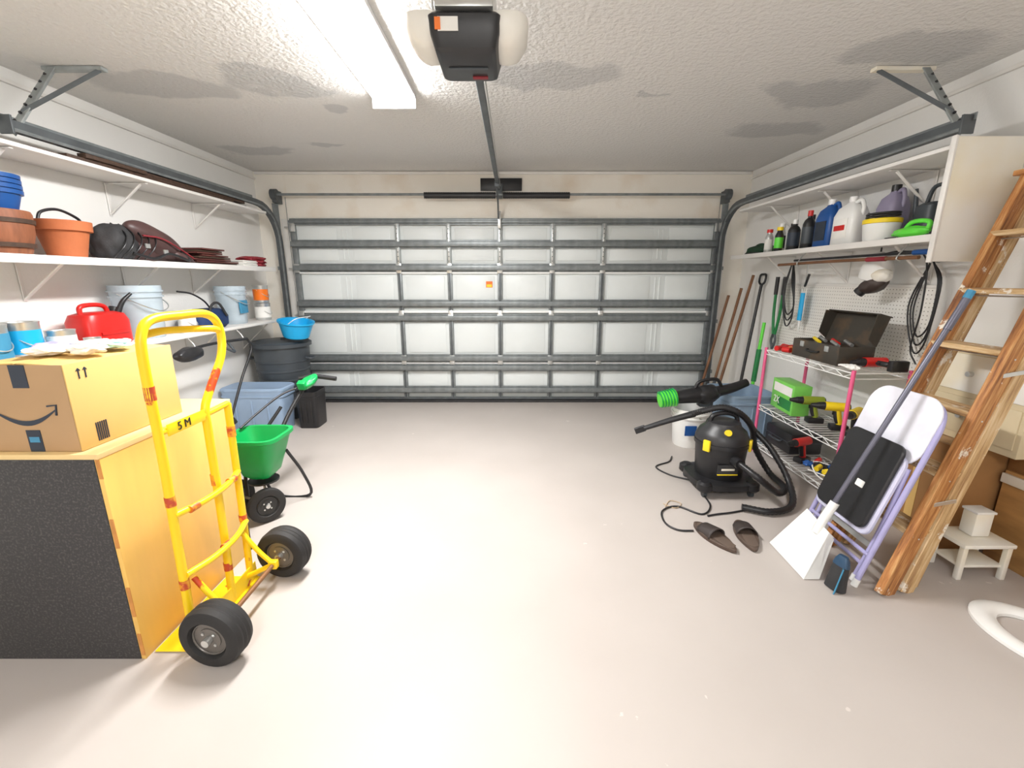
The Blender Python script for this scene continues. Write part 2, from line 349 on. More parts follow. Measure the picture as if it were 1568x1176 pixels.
# tracks
def track(x,sgn,name):
    g=G(name,(x,4,2.2))
    pts=[(x,5.10,.02),(x,5.10,1.0),(x,5.10,1.80)]
    for k in range(1,8):
        t=k/8*math.pi/2;pts.append((x,4.72+.38*math.cos(t),1.86+.38*math.sin(t)))
    pts+=[(x,4.70,2.24),(x,3.6,2.245),(x,2.48,2.25)]
    tube(g,'track_channel',pts,.036,galvd,smooth=False,seg=4)
    tube(g,'track_lip',[(p[0]-sgn*.02,p[1]-.025*(p[1]>5),p[2]-.02*(p[1]<5)) for p in pts],.010,galv,smooth=False,seg=6)
    beam(g,'angle_iron',(x+sgn*.02,2.46,2.285),(x+sgn*.02,4.7,2.285),.035,.006,galv,hint=(0,0,1))
    beam(g,'wall_angle',(x+sgn*.035,5.16,.02),(x+sgn*.035,5.16,2.3),.07,.005,galv,hint=(1,0,0))
    for z in(.4,1.0,1.6): box(g,'jamb_bracket',(x+sgn*.035,5.15,z),(.06,.08,.04),galv,.002)
    a=x;b=x-sgn*.28;y=2.50;yt=2.80
    m=steel if sgn>0 else galvl
    beam(g,'hanger_upright',(a,y,2.22),(a-sgn*.02,yt-.02,ZC-.01),.045,.006,galvl,hint=(1,0,0))
    beam(g,'hanger_upright_side',(a+sgn*.02,y+.02,2.22),(a,yt,ZC-.01),.04,.005,galvl,hint=(0,1,0))
    beam(g,'ceiling_angle',(a+sgn*.04,yt,ZC-.012),(b-sgn*.02,yt,ZC-.012),.045,.02,offw if sgn>0 else m,hint=(0,1,0))
    beam(g,'hanger_brace',(a,y+.08,2.34),(b,yt-.01,ZC-.02),.022,.006,galvd,hint=(0,0,1))
    for k in range(7): cyl(g,'hole',(a-sgn*(.001+.002*k),y-.004+.036*(k+1),2.28+k*.05),(a-sgn*.004,y-.012+.036*(k+1),2.285+k*.05),.007,blk,seg=8)
    box(g,'end_stop',(x,2.48,2.25),(.07,.012,.09),galvd,.002)
track(-2.60,-1,'door_track');track(2.34,1,'door_track.001')
# opener
g=G('garage_door_opener',(-.17,1.87,2.3))
loft(g,'housing',[(0,.095,.115,0,.01),(.008,.108,.13,0,.008),(.05,.122,.142),(.10,.128,.145),(.11,.12,.135)],blk,(-.165,1.88,2.258),n=12,seg=64)
box(g,'bottom_ridge',(-.165,1.89,2.256),(.15,.012,.006),dgrey,.002)
for s in(-1,1):
    loft(g,'light_lens',[(0,.02,.07),(.015,.055,.10),(.05,.078,.12),(.09,.08,.12),(.1,.06,.1)],diff_off,(-.165+s*.145,1.87,2.285),n=3)
box(g,'top_plate',(-.165,1.86,2.385),(.2,.26,.02),steel,.003)
box(g,'safety_sticker',(-.22,1.732,2.325),(.07,.004,.04),paper,0,rot=(R(8),0,0))
box(g,'sticker_red',(-.255,1.729,2.325),(.02,.004,.035),orange,0,rot=(R(8),0,0))
box(g,'badge',(-.125,1.97,2.256),(.06,.02,.004),redd,0)
for sx in(-.27,-.07): beam(g,'hanger_strap',(sx,1.80,2.39),(sx,1.80,ZC-.01),.03,.004,steel,hint=(1,0,0))
beam(g,'hanger_cross',(-.27,1.80,ZC-.02),(-.07,1.80,ZC-.02),.035,.02,steel)
beam(g,'rail',(-.15,1.98,2.36),(-.15,5.09,2.44),.035,.03,galvd,hint=(1,0,0))
beam(g,'rail_chain',(-.125,2.0,2.375),(-.125,5.05,2.455),.006,.01,steel,hint=(1,0,0))
box(g,'trolley',(-.15,4.75,2.41),(.05,.12,.05),galvd,.004)
tube(g,'door_arm',[(-.15,4.75,2.40),(-.15,4.95,2.30),(-.15,5.08,2.13)],.012,galvd,seg=4)
tube(g,'power_cord',[(-.24,1.78,2.39),(-.27,1.75,2.44),(-.33,1.73,2.43),(-.36,1.75,2.52),(-.30,1.77,2.56),(-.36,1.83,2.625)],.005,blk)
# fluorescent fixture, plus an added fill fixture
def fixture(name,x,y0,y1,w=.12,em=None):
    g=G(name,(x,(y0+y1)/2,ZC-.05))
    box(g,'base',(x,(y0+y1)/2,ZC-.015),(w*2+.02,y1-y0,.03),lamp_white,.003)
    bm=bmesh.new();A=[];B=[]
    for k in range(13):
        t=math.pi*k/12;A.append(bm.verts.new((w*math.cos(t),-(y1-y0)/2+.02,-.055*math.sin(t))));B.append(bm.verts.new((w*math.cos(t),(y1-y0)/2-.02,-.055*math.sin(t))))
    for k in range(12):bm.faces.new((A[k],A[k+1],B[k+1],B[k]))
    bm.faces.new(A);bm.faces.new(B[::-1])
    fin(bm2(bm,'lens'),'lens',g,em or lamp_em,True,(x,(y0+y1)/2,ZC-.03))
    for y in(y0+.01,y1-.01): box(g,'end_cap',(x,y,ZC-.055),(w*2+.02,.018,.075),lamp_white,.006)
fixture('fluorescent_light',-.76,1.92,3.16,.13)
fixture('fluorescent_light.001',-.1,-1.75,-.55,.12,fill_em)  # added, unseen behind the camera, to fill the room with light
def area(name,loc,sx,sy,p,rot=(0,0,0),col=(1,.99,.98)):
    l=bpy.data.lights.new(name,'AREA');l.shape='RECTANGLE';l.size=sx;l.size_y=sy;l.energy=p;l.color=col
    o=bpy.data.objects.new(name,l);COL.objects.link(o);o.location=loc;o.rotation_euler=rot
area('fluorescent_light_glow',(-.76,2.54,ZC-.10),.2,1.15,58)
area('fluorescent_light_glow.001',(-.1,-1.15,ZC-.10),.2,1.15,56)  # area light of the added fill fixture, out of view
# ------------------------------------------------------------------ LEFT shelves
def bracket(par,x0_,x1_,y,z,drop=.22,sg=1):
    beam(par,'bracket_wall',(x0_,y,z),(x0_,y,z-drop),.022,.006,shelfw,hint=(0,1,0))
    beam(par,'bracket_top',(x0_,y,z-.004),(x1_,y,z-.004),.022,.006,shelfw,hint=(0,1,0))
    beam(par,'bracket_brace',(x0_,y,z-drop+.01),(x1_-(x1_-x0_)*.15,y,z-.008),.02,.01,shelfw,hint=(0,1,0))
g=G('wall_shelf',(-2.7,3.2,2.14))
box(g,'board',(-2.705,3.1,2.15),(.31,3.4,.022),shelfw,.003)
for y in(2.45,3.3,4.15): bracket(g,XL+.006,-2.57,y,2.135)
g=G('wall_shelf.001',(-2.7,3.2,1.59))
box(g,'board',(-2.69,3.1,1.585),(.34,3.35,.022),shelfw,.003)
box(g,'front_lip',(-2.515,3.1,1.58),(.012,3.35,.045),shelfw,.003)
for y in(1.9,2.6,3.3,4.0): bracket(g,XL+.006,-2.55,y,1.57)
g=G('wall_shelf.002',(-2.66,3.2,1.05))
box(g,'board',(-2.67,3.2,1.05),(.38,3.3,.025),shelfw,.003)
for y in(2.2,3.0,3.8,4.6): bracket(g,XL+.006,-2.52,y,1.035,.28)
g=G('lumber_stack',(-2.65,3.3,2.17))
for i,(x,y0,y1,z,m) in enumerate([(-2.60,2.75,4.3,2.174,dkwood),(-2.66,2.6,4.6,2.174,maroon),(-2.58,2.85,3.3,2.199,dkwood),(-2.615,3.3,4.5,2.199,dkwood),(-2.72,2.5,4.4,2.174,dkwood)]):
    box(g,'plank_%d'%i,(x,(y0+y1)/2,z),(.055,y1-y0,.024),m,.003)
# shelf 2
ZS=1.597
g=G('planter_barrel',(-2.68,2.36,ZS))
loft(g,'staves',[(0,.125,.125),(.11,.155,.155),(.21,.16,.16),(.225,.155,.155),(.225,.135,.135),(.16,.13,.13)],barrel,(-2.68,2.36,ZS))
for z,r in((.05,.144),(.17,.161)): loft(g,'hoop',[(z-.01,r,r),(z-.01,r+.003,r+.003),(z+.012,r+.006,r+.006),(z+.012,r,r)],dkwood,(-2.68,2.36,ZS))
g=G('stacked_plant_pots',(-2.68,2.40,ZS+.23))
for k in range(4):
    loft(g,'pot_%d'%k,[(.0+k*.025,.085,.085),(.08+k*.025,.108,.108),(.08+k*.025,.118,.118),(.10+k*.025,.12,.12),(.10+k*.025,.11,.11),(.06+k*.025,.1,.1)],bluep,(-2.67,2.39,ZS+.228))
g=G('terracotta_pot',(-2.66,2.71,ZS))
loft(g,'pot',[(0,.085,.085),(.155,.118,.118),(.155,.135,.135),(.21,.138,.138),(.212,.122,.122),(.12,.10,.10)],terra,(-2.66,2.71,ZS))
tube(g,'hanging_strap',[(-2.66,2.58,ZS+.2),(-2.66,2.61,ZS+.25),(-2.66,2.71,ZS+.275),(-2.66,2.82,ZS+.24),(-2.66,2.84,ZS+.2)],.008,blk)
g=G('saddle_bag',(-2.68,3.15,ZS))
blob(g,'body',(-2.69,3.22,ZS+.08),(.13,.33,.14),leather,.05,1.4,floor=-.078,seed=3)
blob(g,'flap',(-2.60,3.32,ZS+.14),(.085,.27,.10),leather,.05,1.3,rot=(R(-20),0,0),seed=5)
blob(g,'flap_tail',(-2.56,3.50,ZS+.04),(.06,.12,.035),leather,.05,1.3,rot=(R(-18),0,0),seed=6)
blob(g,'pouch',(-2.62,2.99,ZS+.10),(.11,.13,.13),blkm,.10,2,floor=-.098,seed=8)
for k in range(5):
    y=2.9+k*.06
    tube(g,'strap_%d'%k,[(-2.54,y-.02,ZS+.01),(-2.495,y+.03,ZS+.09),(-2.53,y+.09,ZS+.17),(-2.64,y+.12,ZS+.235)],.009,blk,seg=6,flat=.5)
tube(g,'loop',[(-2.51,3.0,ZS+.05),(-2.49,3.15,ZS+.02),(-2.49,3.3,ZS+.06),(-2.50,3.5,ZS+.02),(-2.52,3.45,ZS+.09)],.009,blk)
tube(g,'piping',[(-2.52,3.12,ZS+.17),(-2.50,3.26,ZS+.16),(-2.50,3.42,ZS+.10),(-2.51,3.56,ZS+.04)],.006,redd,seg=6)
for p in((-2.485,3.1,ZS+.1),(-2.49,3.26,ZS+.07)): box(g,'buckle',p,(.012,.04,.03),steel,.003)
g=G('board_stack',(-2.68,3.95,ZS))
for k in range(8):
    box(g,'board_%d'%k,(-2.69+.01*math.sin(k*3),3.92+.04*math.sin(k*2.1)-k*.01,ZS+.008+k*.017),(.26,.54-.04*k+.03*math.sin(k),.013),maroon if k%3 else dkwood,.002,rot=(0,0,R(2*math.sin(k*5))))
g=G('paper_stack',(-2.6,4.33,ZS))
for k in range(5): box(g,'sheet_%d'%k,(-2.63,4.33+.015*math.sin(k*3),ZS+.006+k*.011),(.24,.22,.009),paper,.002,rot=(0,0,R(4*math.sin(k*4))))
g=G('folded_cloth',(-2.66,4.60,ZS))
for k in range(3): blob(g,'fold_%d'%k,(-2.66,4.60,ZS+.02+k*.03),(.13,.13,.028),redd,.1,3,seed=k,floor=-.019)
# shelf 3 items
Z3=1.0635
def paintcan(name,x,y,z,r,h,body,label):
    g=G(name,(x,y,z))
    loft(g,'can',[(0,r*.97,r*.97),(.004,r,r),(h-.006,r,r),(h,r*1.03,r*1.03),(h+.004,r*1.03,r*1.03),(h+.002,r*.9,r*.9),(h-.004,r*.88,r*.88)],body,(x,y,z))
    loft(g,'label',[(h*.15,r*.9,r*.9),(h*.15,r*1.01,r*1.01),(h*.8,r*1.01,r*1.01),(h*.8,r*.9,r*.9)],label,(x,y,z))
    tube(g,'bail',[(x,y-r,z+h*.75),(x+r*.9,y-r*.6,z+h*.45),(x+r*1.15,y,z+h*.35),(x+r*.9,y+r*.6,z+h*.45),(x,y+r,z+h*.75)],.003,steel,seg=6)
paintcan('paint_can',-2.60,2.30,Z3,.075,.19,steel,cyan)
paintcan('paint_can.001',-2.58,2.12,Z3,.08,.19,steel,tape)
paintcan('paint_can.002',-2.56,2.46,Z3,.065,.13,steel,paper)
paintcan('paint_can.003',-2.52,2.60,Z3,.04,.07,steel,tape)
paintcan('paint_can.004',-2.76,2.22,Z3,.06,.24,steel,orange)
g=G('gas_can',(-2.64,2.80,Z3))
GY=-.03
loft(g,'tank',[(0,.09,.145),(.012,.10,.16),(.15,.10,.16),(.195,.085,.14),(.21,.05,.09)],red,(-2.66,2.84+GY,Z3),n=4)
tube(g,'handle',[(-2.66,2.73+GY,Z3+.19),(-2.66,2.74+GY,Z3+.245),(-2.66,2.83+GY,Z3+.255),(-2.66,2.90+GY,Z3+.24),(-2.66,2.92+GY,Z3+.19)],.014,red)
cyl(g,'cap',(-2.66,2.95+GY,Z3+.17),(-2.66,2.975+GY,Z3+.23),.03,blk)
tube(g,'spout',[(-2.62,2.95+GY,Z3+.2),(-2.60,2.98+GY,Z3+.27),(-2.58,3.03+GY,Z3+.32)],(.018,.01),blk)
box(g,'embossed_rib',(-2.557,2.84+GY,Z3+.08),(.008,.2,.02),red,.003)
def bucket(name,x,y,z,r,h,mat,lab=None):
    g=G(name,(x,y,z))
    loft(g,'pail',[(0,r*.83,r*.83),(.01,r*.86,r*.86),(h*.78,r*.97,r*.97),(h*.78,r*1.05,r*1.05),(h*.81,r*1.05,r*1.05),(h*.81,r*.98,r*.98),(h*.88,r*.99,r*.99),(h*.88,r*1.06,r*1.06),(h*.91,r*1.06,r*1.06),(h*.91,r,r),(h,r,r),(h,r*.95,r*.95),(h*.1,r*.8,r*.8)],mat,(x,y,z))
    tube(g,'bail',[(x,y-r*1.04,z+h*.85),(x+r*.9,y-r*.7,z+h*.62),(x+r*1.12,y,z+h*.52),(x+r*.9,y+r*.7,z+h*.62),(x,y+r*1.04,z+h*.85)],.004,steel,seg=6)
    return g
bucket('plastic_bucket',-2.69,3.17,Z3,.15,.37,clearp)
g=bucket('plastic_bucket.001',-2.68,4.22,Z3,.13,.35,clearp)
box(g,'label',(-2.56,4.2,Z3+.16),(.012,.12,.12),tape,.002)
paintcan('paint_can.005',-2.58,3.47,Z3,.06,.16,whitep,paper)
paintcan('paint_can.006',-2.62,4.62,Z3,.075,.17,steel,paper)
paintcan('paint_can.007',-2.62,4.62,Z3+.178,.07,.17,steel,orange)
g=G('duffel_bag',(-2.66,3.79,Z3))
loft(g,'bag',[(0,.10,.16),(.03,.125,.19),(.10,.125,.20),(.15,.10,.18),(.165,.06,.14)],M('navy_fabric',(.008,.03,.11),.7,var=.3),(-2.66,3.79,Z3),n=3.5)
tube(g,'strap',[(-2.54,3.67,Z3+.10),(-2.53,3.71,Z3+.2),(-2.54,3.82,Z3+.21),(-2.53,3.89,Z3+.1)],.01,blkm)
box(g,'zip',(-2.66,3.79,Z3+.168),(.012,.26,.006),blk,.002)
tube(g,'cord',[(-2.62,3.47,Z3+.32),(-2.60,3.59,Z3+.30),(-2.6,3.72,Z3+.24),(-2.62,3.82,Z3+.17)],.007,blk)
g=G('string_trimmer',(-2.42,3.5,.9))
tube(g,'shaft',[(-2.42,3.15,.96),(-2.42,3.5,.97),(-2.42,3.95,.95)],.012,blk)
tube(g,'lower_shaft',[(-2.42,3.95,.95),(-2.41,3.98,.85),(-2.42,3.8,.62),(-2.44,3.6,.30)],.011,blk)
blob(g,'motor',(-2.42,3.22,.93),(.055,.14,.055),blk,.05,2)
loft(g,'head',[(0,.05,.05),(.02,.07,.07),(.06,.05,.05)],blk,(-2.45,3.57,.25))
tube(g,'grip',[(-2.42,3.55,.97),(-2.36,3.58,.91),(-2.36,3.66,.88),(-2.42,3.68,.95)],.010,dgrey)
for y in(3.3,3.9): tube(g,'hook',[(-2.42,y,.965),(-2.44,y,1.0),(-2.47,y,1.034)],.005,steel)
# trash can, bowl, totes
g=G('trash_can',(-2.49,4.66,0))
tx,ty=-2.49,4.66
prof=[(0,.20,.20),(.01,.215,.215)]
for k in range(6): z=.12+k*.1; prof+=[(z,.222+.009*k,.222+.009*k),(z+.005,.229+.009*k,.229+.009*k),(z+.02,.229+.009*k,.229+.009*k),(z+.025,.224+.009*k,.224+.009*k)]
prof+=[(.78,.275,.275),(.785,.30,.30),(.82,.30,.30),(.825,.285,.285),(.84,.27,.27),(.855,.15,.15),(.858,.05,.05)]
loft(g,'can',prof,dgrey,(tx,ty,0))
for s in(-1,1): tube(g,'handle',[(tx+s*.27,ty-.05,.66),(tx+s*.33,ty-.04,.65),(tx+s*.33,ty+.04,.65),(tx+s*.27,ty+.05,.66)],.012,dgrey)
box(g,'lid_grip',(tx+.05,ty,.862),(.05,.12,.02),dgrey,.006)
g=G('plastic_bowl',(-2.27,4.56,.86))
loft(g,'bowl',[(0,.11,.11),(.01,.125,.125),(.15,.165,.165),(.16,.18,.18),(.175,.18,.18),(.17,.16,.16),(.06,.13,.13)],cyan,(-2.27,4.56,.885),rot=(R(5),R(8),0))
tube(g,'bail',[(-2.27,4.40,1.03),(-2.18,4.42,1.09),(-2.11,4.56,1.10),(-2.18,4.70,1.09),(-2.27,4.72,1.03)],.004,whitep,seg=6)
def tote(name,c,hx,hy,h,mat,lid=False,yaw=0):
    g=G(name,c)
    rg=[(0,hx*.86,hy*.86),(.01,hx*.88,hy*.88),(h*.82,hx*.95,hy*.95),(h*.82,hx*.99,hy*.99),(h*.86,hx*.99,hy*.99),(h*.86,hx*.96,hy*.96),(h*.96,hx*.98,hy*.98),(h*.96,hx,hy),(h,hx,hy)]
    if lid: rg+=[(h+.01,hx*.96,hy*.96),(h+.005,hx*.9,hy*.9)]
    else: rg+=[(h,hx*.94,hy*.94),(h*.3,hx*.85,hy*.85)]
    loft(g,'tub',rg,mat,c,n=7,seg=56,rot=(0,0,yaw))
    for k in range(3): box(g,'rib',(c[0]+(k-1)*hx*.5,c[1]-hy*.93,c[2]+h*.45),(.012,.012,h*.6),mat,.003)
    return g
tote('storage_tote',(-2.53,4.20,0),.31,.16,.44,greyb,lid=True)
g=tote('storage_bin',(-2.07,4.32,0),.11,.14,.38,blk)
# seed spreader
g=G('seed_spreader',(-1.57,2.52,0))
bx,by=-1.575,2.54
loft(g,'hopper',[(.27,.06,.06),(.30,.09,.09),(.40,.12,.12),(.52,.155,.15),(.53,.172,.165),(.55,.172,.165),(.55,.15,.145),(.42,.11,.11),(.34,.07,.07)],green,(bx,by,0),n=4.5,seg=48)
cyl(g,'impeller_plate',(bx,by,.235),(bx,by,.245),.09,blk);cyl(g,'shaft',(bx,by,.12),(bx,by,.27),.01,steel)
cyl(g,'axle',(bx-.19,by+.02,.12),(bx+.07,by-.10,.12),.008,steel)
def wheel(g,c,r,w,ax,tm,hm):
    c=Vector(c);a=Vector(ax).normalized()
    bm=bmesh.new();e1,e2=frame(a);seg=40;prof=[(-w*.5,r*.62),(-w*.5,r*.85),(-w*.42,r*.95),(-w*.22,r),(-.1*w,r*.965),(0,r),(.1*w,r*.965),(w*.22,r),(w*.42,r*.95),(w*.5,r*.85),(w*.5,r*.62),(w*.3,r*.55),(-w*.3,r*.55)]
    RR=[]
    for k in range(seg):
        t=2*math.pi*k/seg;d=e1*math.cos(t)+e2*math.sin(t)
        RR.append([bm.verts.new(c+a*q+d*rr) for q,rr in prof])
    for k in range(seg):
        A=RR[k];B=RR[(k+1)%seg]
        for i in range(len(prof)): j=(i+1)%len(prof);bm.faces.new((A[i],A[j],B[j],B[i]))
    fin(bm2(bm,'tire'),'tire',g,tm,True)
    cyl(g,'rim',c-a*w*.32,c+a*w*.32,r*.56,hm,seg=36)
    for s in(-1,1):
        tube(g,'rim_lip',[c+a*w*.34*s+(e1*math.cos(2*math.pi*k/28)+e2*math.sin(2*math.pi*k/28))*r*.53 for k in range(28)],r*.03,hm,cyc=True,smooth=False,seg=6)
    cyl(g,'rim_dish',c-a*w*.36,c+a*w*.36,r*.36,hm,seg=30)
    cyl(g,'hub',c-a*w*.6,c+a*w*.6,r*.12,steel,seg=16)
    for k in range(4):
        t=math.pi/4+k*math.pi/2;d=e1*math.cos(t)+e2*math.sin(t)
        cyl(g,'lug',c+d*r*.25-a*w*.40,c+d*r*.25+a*w*.40,r*.045,steel,seg=8)
blkrim=M('black_rim',(.02,.02,.02),.35);rim=M('rim_bronze_grey',(.18,.165,.15),.4,.5)
wheel(g,(bx+.05,by-.09,.11),.11,.05,(1,-.9,0),rub,blkrim);wheel(g,(bx-.20,by+.02,.11),.11,.05,(1,-.5,0),rub,blkrim)
tube(g,'frame_left',[(bx-.12,by,.12),(bx-.12,by+.03,.30),(bx-.10,by+.2,.45),(bx-.02,by+.34,.62)],.011,blk)
tube(g,'stand',[(bx+.11,by+.1,.40),(bx+.16,by+.18,.20),(bx+.17,by+.22,.02),(bx-.06,by+.22,.02),(bx-.12,by+.18,.2),(bx-.1,by+.1,.36)],.010,blk)
tube(g,'handle_pole',[(bx,by+.12,.36),(bx+.03,by+.3,.55),(bx+.08,by+.44,.70),(bx+.12,by+.50,.77)],.014,blk)
tube(g,'control_rod',[(bx-.14,by+.06,.56),(bx-.1,by+.2,.62),(bx-.02,by+.36,.70),(bx+.09,by+.46,.74)],.007,blk)
blob(g,'control_head',(bx+.12,by+.48,.765),(.07,.08,.035),green,.06,2,rot=(R(25),R(-15),R(-20)))
box(g,'dial',(bx+.105,by+.42,.755),(.06,.05,.06),green,.01,rot=(R(25),0,0))
tube(g,'grip',[(bx+.05,by+.49,.785),(bx+.15,by+.52,.795),(bx+.30,by+.53,.775)],.017,blk)
# ------------------------------------------------------------------ cabinet & box
g=G('plywood_workbench',(-2.1,1.8,0))
XF=-1.46;Y0=1.43;Y1=2.16;XB=-2.62;HT=.875
box(g,'end_panel',((XF+XB)/2-.01,Y0+.009,HT/2-.01),(XF-XB-.02,.018,HT-.02),blkpan,.002)
box(g,'side_panel',(XF-.009,(Y0+Y1)/2,HT/2-.01),(.018,Y1-Y0,HT-.02),ply,.002)
box(g,'side_panel_far',(XB+.009,(Y0+Y1)/2,HT/2-.01),(.018,Y1-Y0,HT-.02),ply,.002)
box(g,'far_panel',((XF+XB)/2,Y1-.009,HT/2-.01),(XF-XB,.018,HT-.02),ply,.002)
box(g,'top',((XF+XB)/2,(Y0+Y1)/2,HT-.01),(XF-XB+.005,Y1-Y0+.01,.02),plyt,.003)
for (a,b) in((.02,.12),(.2,.33),(.5,.62),(.78,.86)): box(g,'worn_edge',(XF-.006,Y0-.001,(a+b)/2),(.014,.004,b-a),wornedge,.001)
g=G('cardboard_box',(-1.7,1.7,HT))
bx0,bx1,by0,by1,bz0,bz1=-1.86,-1.535,1.455,1.93,HT+.002,HT+.315
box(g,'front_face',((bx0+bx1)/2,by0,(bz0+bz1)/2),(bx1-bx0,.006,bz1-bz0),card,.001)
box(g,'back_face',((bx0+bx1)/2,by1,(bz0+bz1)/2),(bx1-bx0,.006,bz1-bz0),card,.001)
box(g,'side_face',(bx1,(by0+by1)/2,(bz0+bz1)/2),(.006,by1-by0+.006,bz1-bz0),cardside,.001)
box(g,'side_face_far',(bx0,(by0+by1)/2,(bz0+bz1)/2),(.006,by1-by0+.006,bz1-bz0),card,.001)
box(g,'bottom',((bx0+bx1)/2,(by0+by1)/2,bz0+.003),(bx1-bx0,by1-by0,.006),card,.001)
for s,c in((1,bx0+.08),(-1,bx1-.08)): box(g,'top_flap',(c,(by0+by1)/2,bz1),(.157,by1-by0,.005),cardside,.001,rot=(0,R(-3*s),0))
pts=[];n=16
for k in range(n+1):
    t=k/n;x=-1.815+.225*t;z=bz0+.165-.055*math.sin(math.pi*(t*.9+.05));w=.004+.010*math.sin(math.pi*t);pts.append((x,z,w))
up=[(x,by0-.005,z+w*.3) for x,z,w in pts];dn=[(x,by0-.005,z-w) for x,z,w in pts][::-1]
bm=bmesh.new();U=[bm.verts.new(p) for p in up];Dn=[bm.verts.new(p) for p in dn[::-1]]
for k in range(n):bm.faces.new((U[k],U[k+1],Dn[k+1],Dn[k]))
fin(bm2(bm,'smile_print'),'smile_print',g,navy,False)
tube(g,'smile_tip',[(-1.618,by0-.004,bz0+.168),(-1.585,by0-.004,bz0+.172),(-1.592,by0-.004,bz0+.135)],.004,navy,seg=4,smooth=False)
box(g,'tape_top',(-1.69,by0-.004,bz1-.04),(.055,.002,.08),navy,0);box(g,'tape_bottom',(-1.69,by0-.004,bz0+.04),(.05,.002,.08),navy,0)
box(g,'tape_blue',(-1.69,by0-.0055,bz0+.045),(.035,.001,.02),tape,0)
for y in(1.50,1.525):
    box(g,'arrow_stem',(bx1+.004,y,bz1-.04),(.002,.004,.035),navy,0);beam(g,'arrow_head',(bx1+.004,y-.008,bz1-.03),(bx1+.004,y,bz1-.02),.003,.002,navy);beam(g,'arrow_head_b',(bx1+.004,y+.008,bz1-.03),(bx1+.004,y,bz1-.02),.003,.002,navy)
for k in range(6): box(g,'barcode',(bx1+.004,1.52+.008*k,bz0+.05),(.002,.004,.07),navy,0)
g=G('crumpled_paper',(-1.75,1.7,bz1+.01))
for k,(x,y,sx,sy,m) in enumerate([(-1.72,1.60,.07,.06,paper),(-1.60,1.62,.055,.05,paper),(-1.68,1.74,.08,.06,whitep),(-1.78,1.66,.05,.06,lav),(-1.61,1.76,.05,.05,M('mint_paper',(.55,.80,.75),.6))]):
    blob(g,'sheet_%d'%k,(x,y,bz1+.030),(sx,sy,.018),m,.22,2.2,seed=k*4)
# ------------------------------------------------------------------ hand truck
g=G('hand_truck',(-1.27,1.7,0))
X=-1.285
tube(g,'frame_loop',[(X-.02,1.49,.03),(X-.01,1.49,.45),(X,1.49,.85),(X,1.49,1.18),(X,1.505,1.29),(X,1.56,1.335),(X,1.70,1.34),(X,1.83,1.335),(X,1.895,1.30),(X,1.915,1.23),(X,1.89,1.14),(X,1.80,1.03),(X,1.745,.95),(X,1.74,.85),(X-.005,1.74,.5),(X-.02,1.74,.03)],.0165,yel,res=8,seg=14)
tube(g,'right_rail',[(X-.02,1.885,.03),(X-.01,1.885,.4),(X,1.885,.93)],.0155,yel,seg=14)
tube(g,'inner_loop',[(X+.0,1.49,1.12),(X-.03,1.53,1.26),(X-.03,1.6,1.285),(X-.03,1.74,1.28),(X-.0,1.86,1.27),(X,1.90,1.26)],.014,yel,seg=12)
for z,b in((.93,.0),(.60,.03),(.34,.03)):
    tube(g,'cross_bar',[(X,1.49,z),(X+b,1.62,z-.005),(X+b,1.76,z-.005),(X,1.885,z)],.013,yel,seg=10)
for y,z,l in((1.49,1.08,.05),(1.49,.66,.04),(1.49,.30,.04),(1.74,.63,.05),(1.74,.20,.04),(1.885,.80,.05),(1.885,.36,.03)):
    xx=X-.02+.02*min(1,z/.85);cyl(g,'worn_patch',(xx,y,z-l/2),(xx,y,z+l/2),.0176,redw,seg=16)
for y,z in((1.56,.597),(1.80,.597),(1.70,.333)): cyl(g,'worn_patch_bar',(X+.022,y-.02,z),(X+.026,y+.02,z),.0152,redw,seg=12)
box(g,'name_plate',(X+.012,1.62,.93),(.006,.20,.045),yel,.002)
text(g,'plate_text','5 M',(X+.0165,1.60,.93),.045,blk,(R(90),0,R(90)))
beam(g,'toe_plate',(X-.08,1.46,.006),(X-.08,1.92,.006),.17,.007,yel,hint=(1,0,0))
beam(g,'toe_heel',(X-.01,1.46,.05),(X-.01,1.92,.05),.09,.006,yel,hint=(0,0,1))
AX=-1.16
cyl(g,'axle',(AX,1.38,.127),(AX,2.0,.127),.010,M('rust_axle',(.25,.12,.05),.6,.4))
for y in(1.53,1.85):
    tube(g,'axle_strut',[(X-.005,y,.30),(X+.06,y,.20),(AX,y,.127)],.012,yel,seg=8)
    tube(g,'axle_strut_low',[(X-.01,y,.06),(AX,y,.127)],.012,yel,seg=8)
    box(g,'axle_block',(AX,y,.127),(.04,.03,.04),yel,.005)
wheel(g,(AX,1.43,.128),.128,.10,(0.10,1,0),rub,rim);wheel(g,(AX,1.955,.128),.128,.10,(0.10,1,0),rub,rim)
# ------------------------------------------------------------------ RIGHT shelves
g=G('wall_shelf.003',(2.5,3.6,2.15))
box(g,'board',(2.49,3.62,2.155),(.345,2.2,.022),shelfw,.003)
for y in(2.95,3.6,4.3): bracket(g,XR-.006,2.36,y,2.14,.24)
g=G('wall_shelf.004',(2.5,3.6,1.70))
box(g,'board',(2.485,3.62,1.70),(.36,2.25,.022),shelfw,.003)
box(g,'front_lip',(2.30,3.62,1.697),(.012,2.25,.04),shelfw,.003)
for y in(2.85,3.55,4.25): bracket(g,XR-.006,2.36,y,1.685,.24)
g=G('shelf_end_panel',(2.48,2.47,1.9))
box(g,'panel',(2.475,2.472,1.88),(.37,.022,.62),offw,.003)
box(g,'edge',(2.285,2.472,1.88),(.014,.03,.63),trimw,.003)
g=G('pegboard',(2.65,3.6,1.2))
box(g,'board',(2.658,3.55,1.13),(.012,1.56,.62),PEG,.001)
for z in(.81,1.43): box(g,'batten',(2.654,3.55,z),(.018,1.56,.02),trimw,.002)
ZR=1.7125
g=G('cloth_cap',(2.47,4.52,ZR))
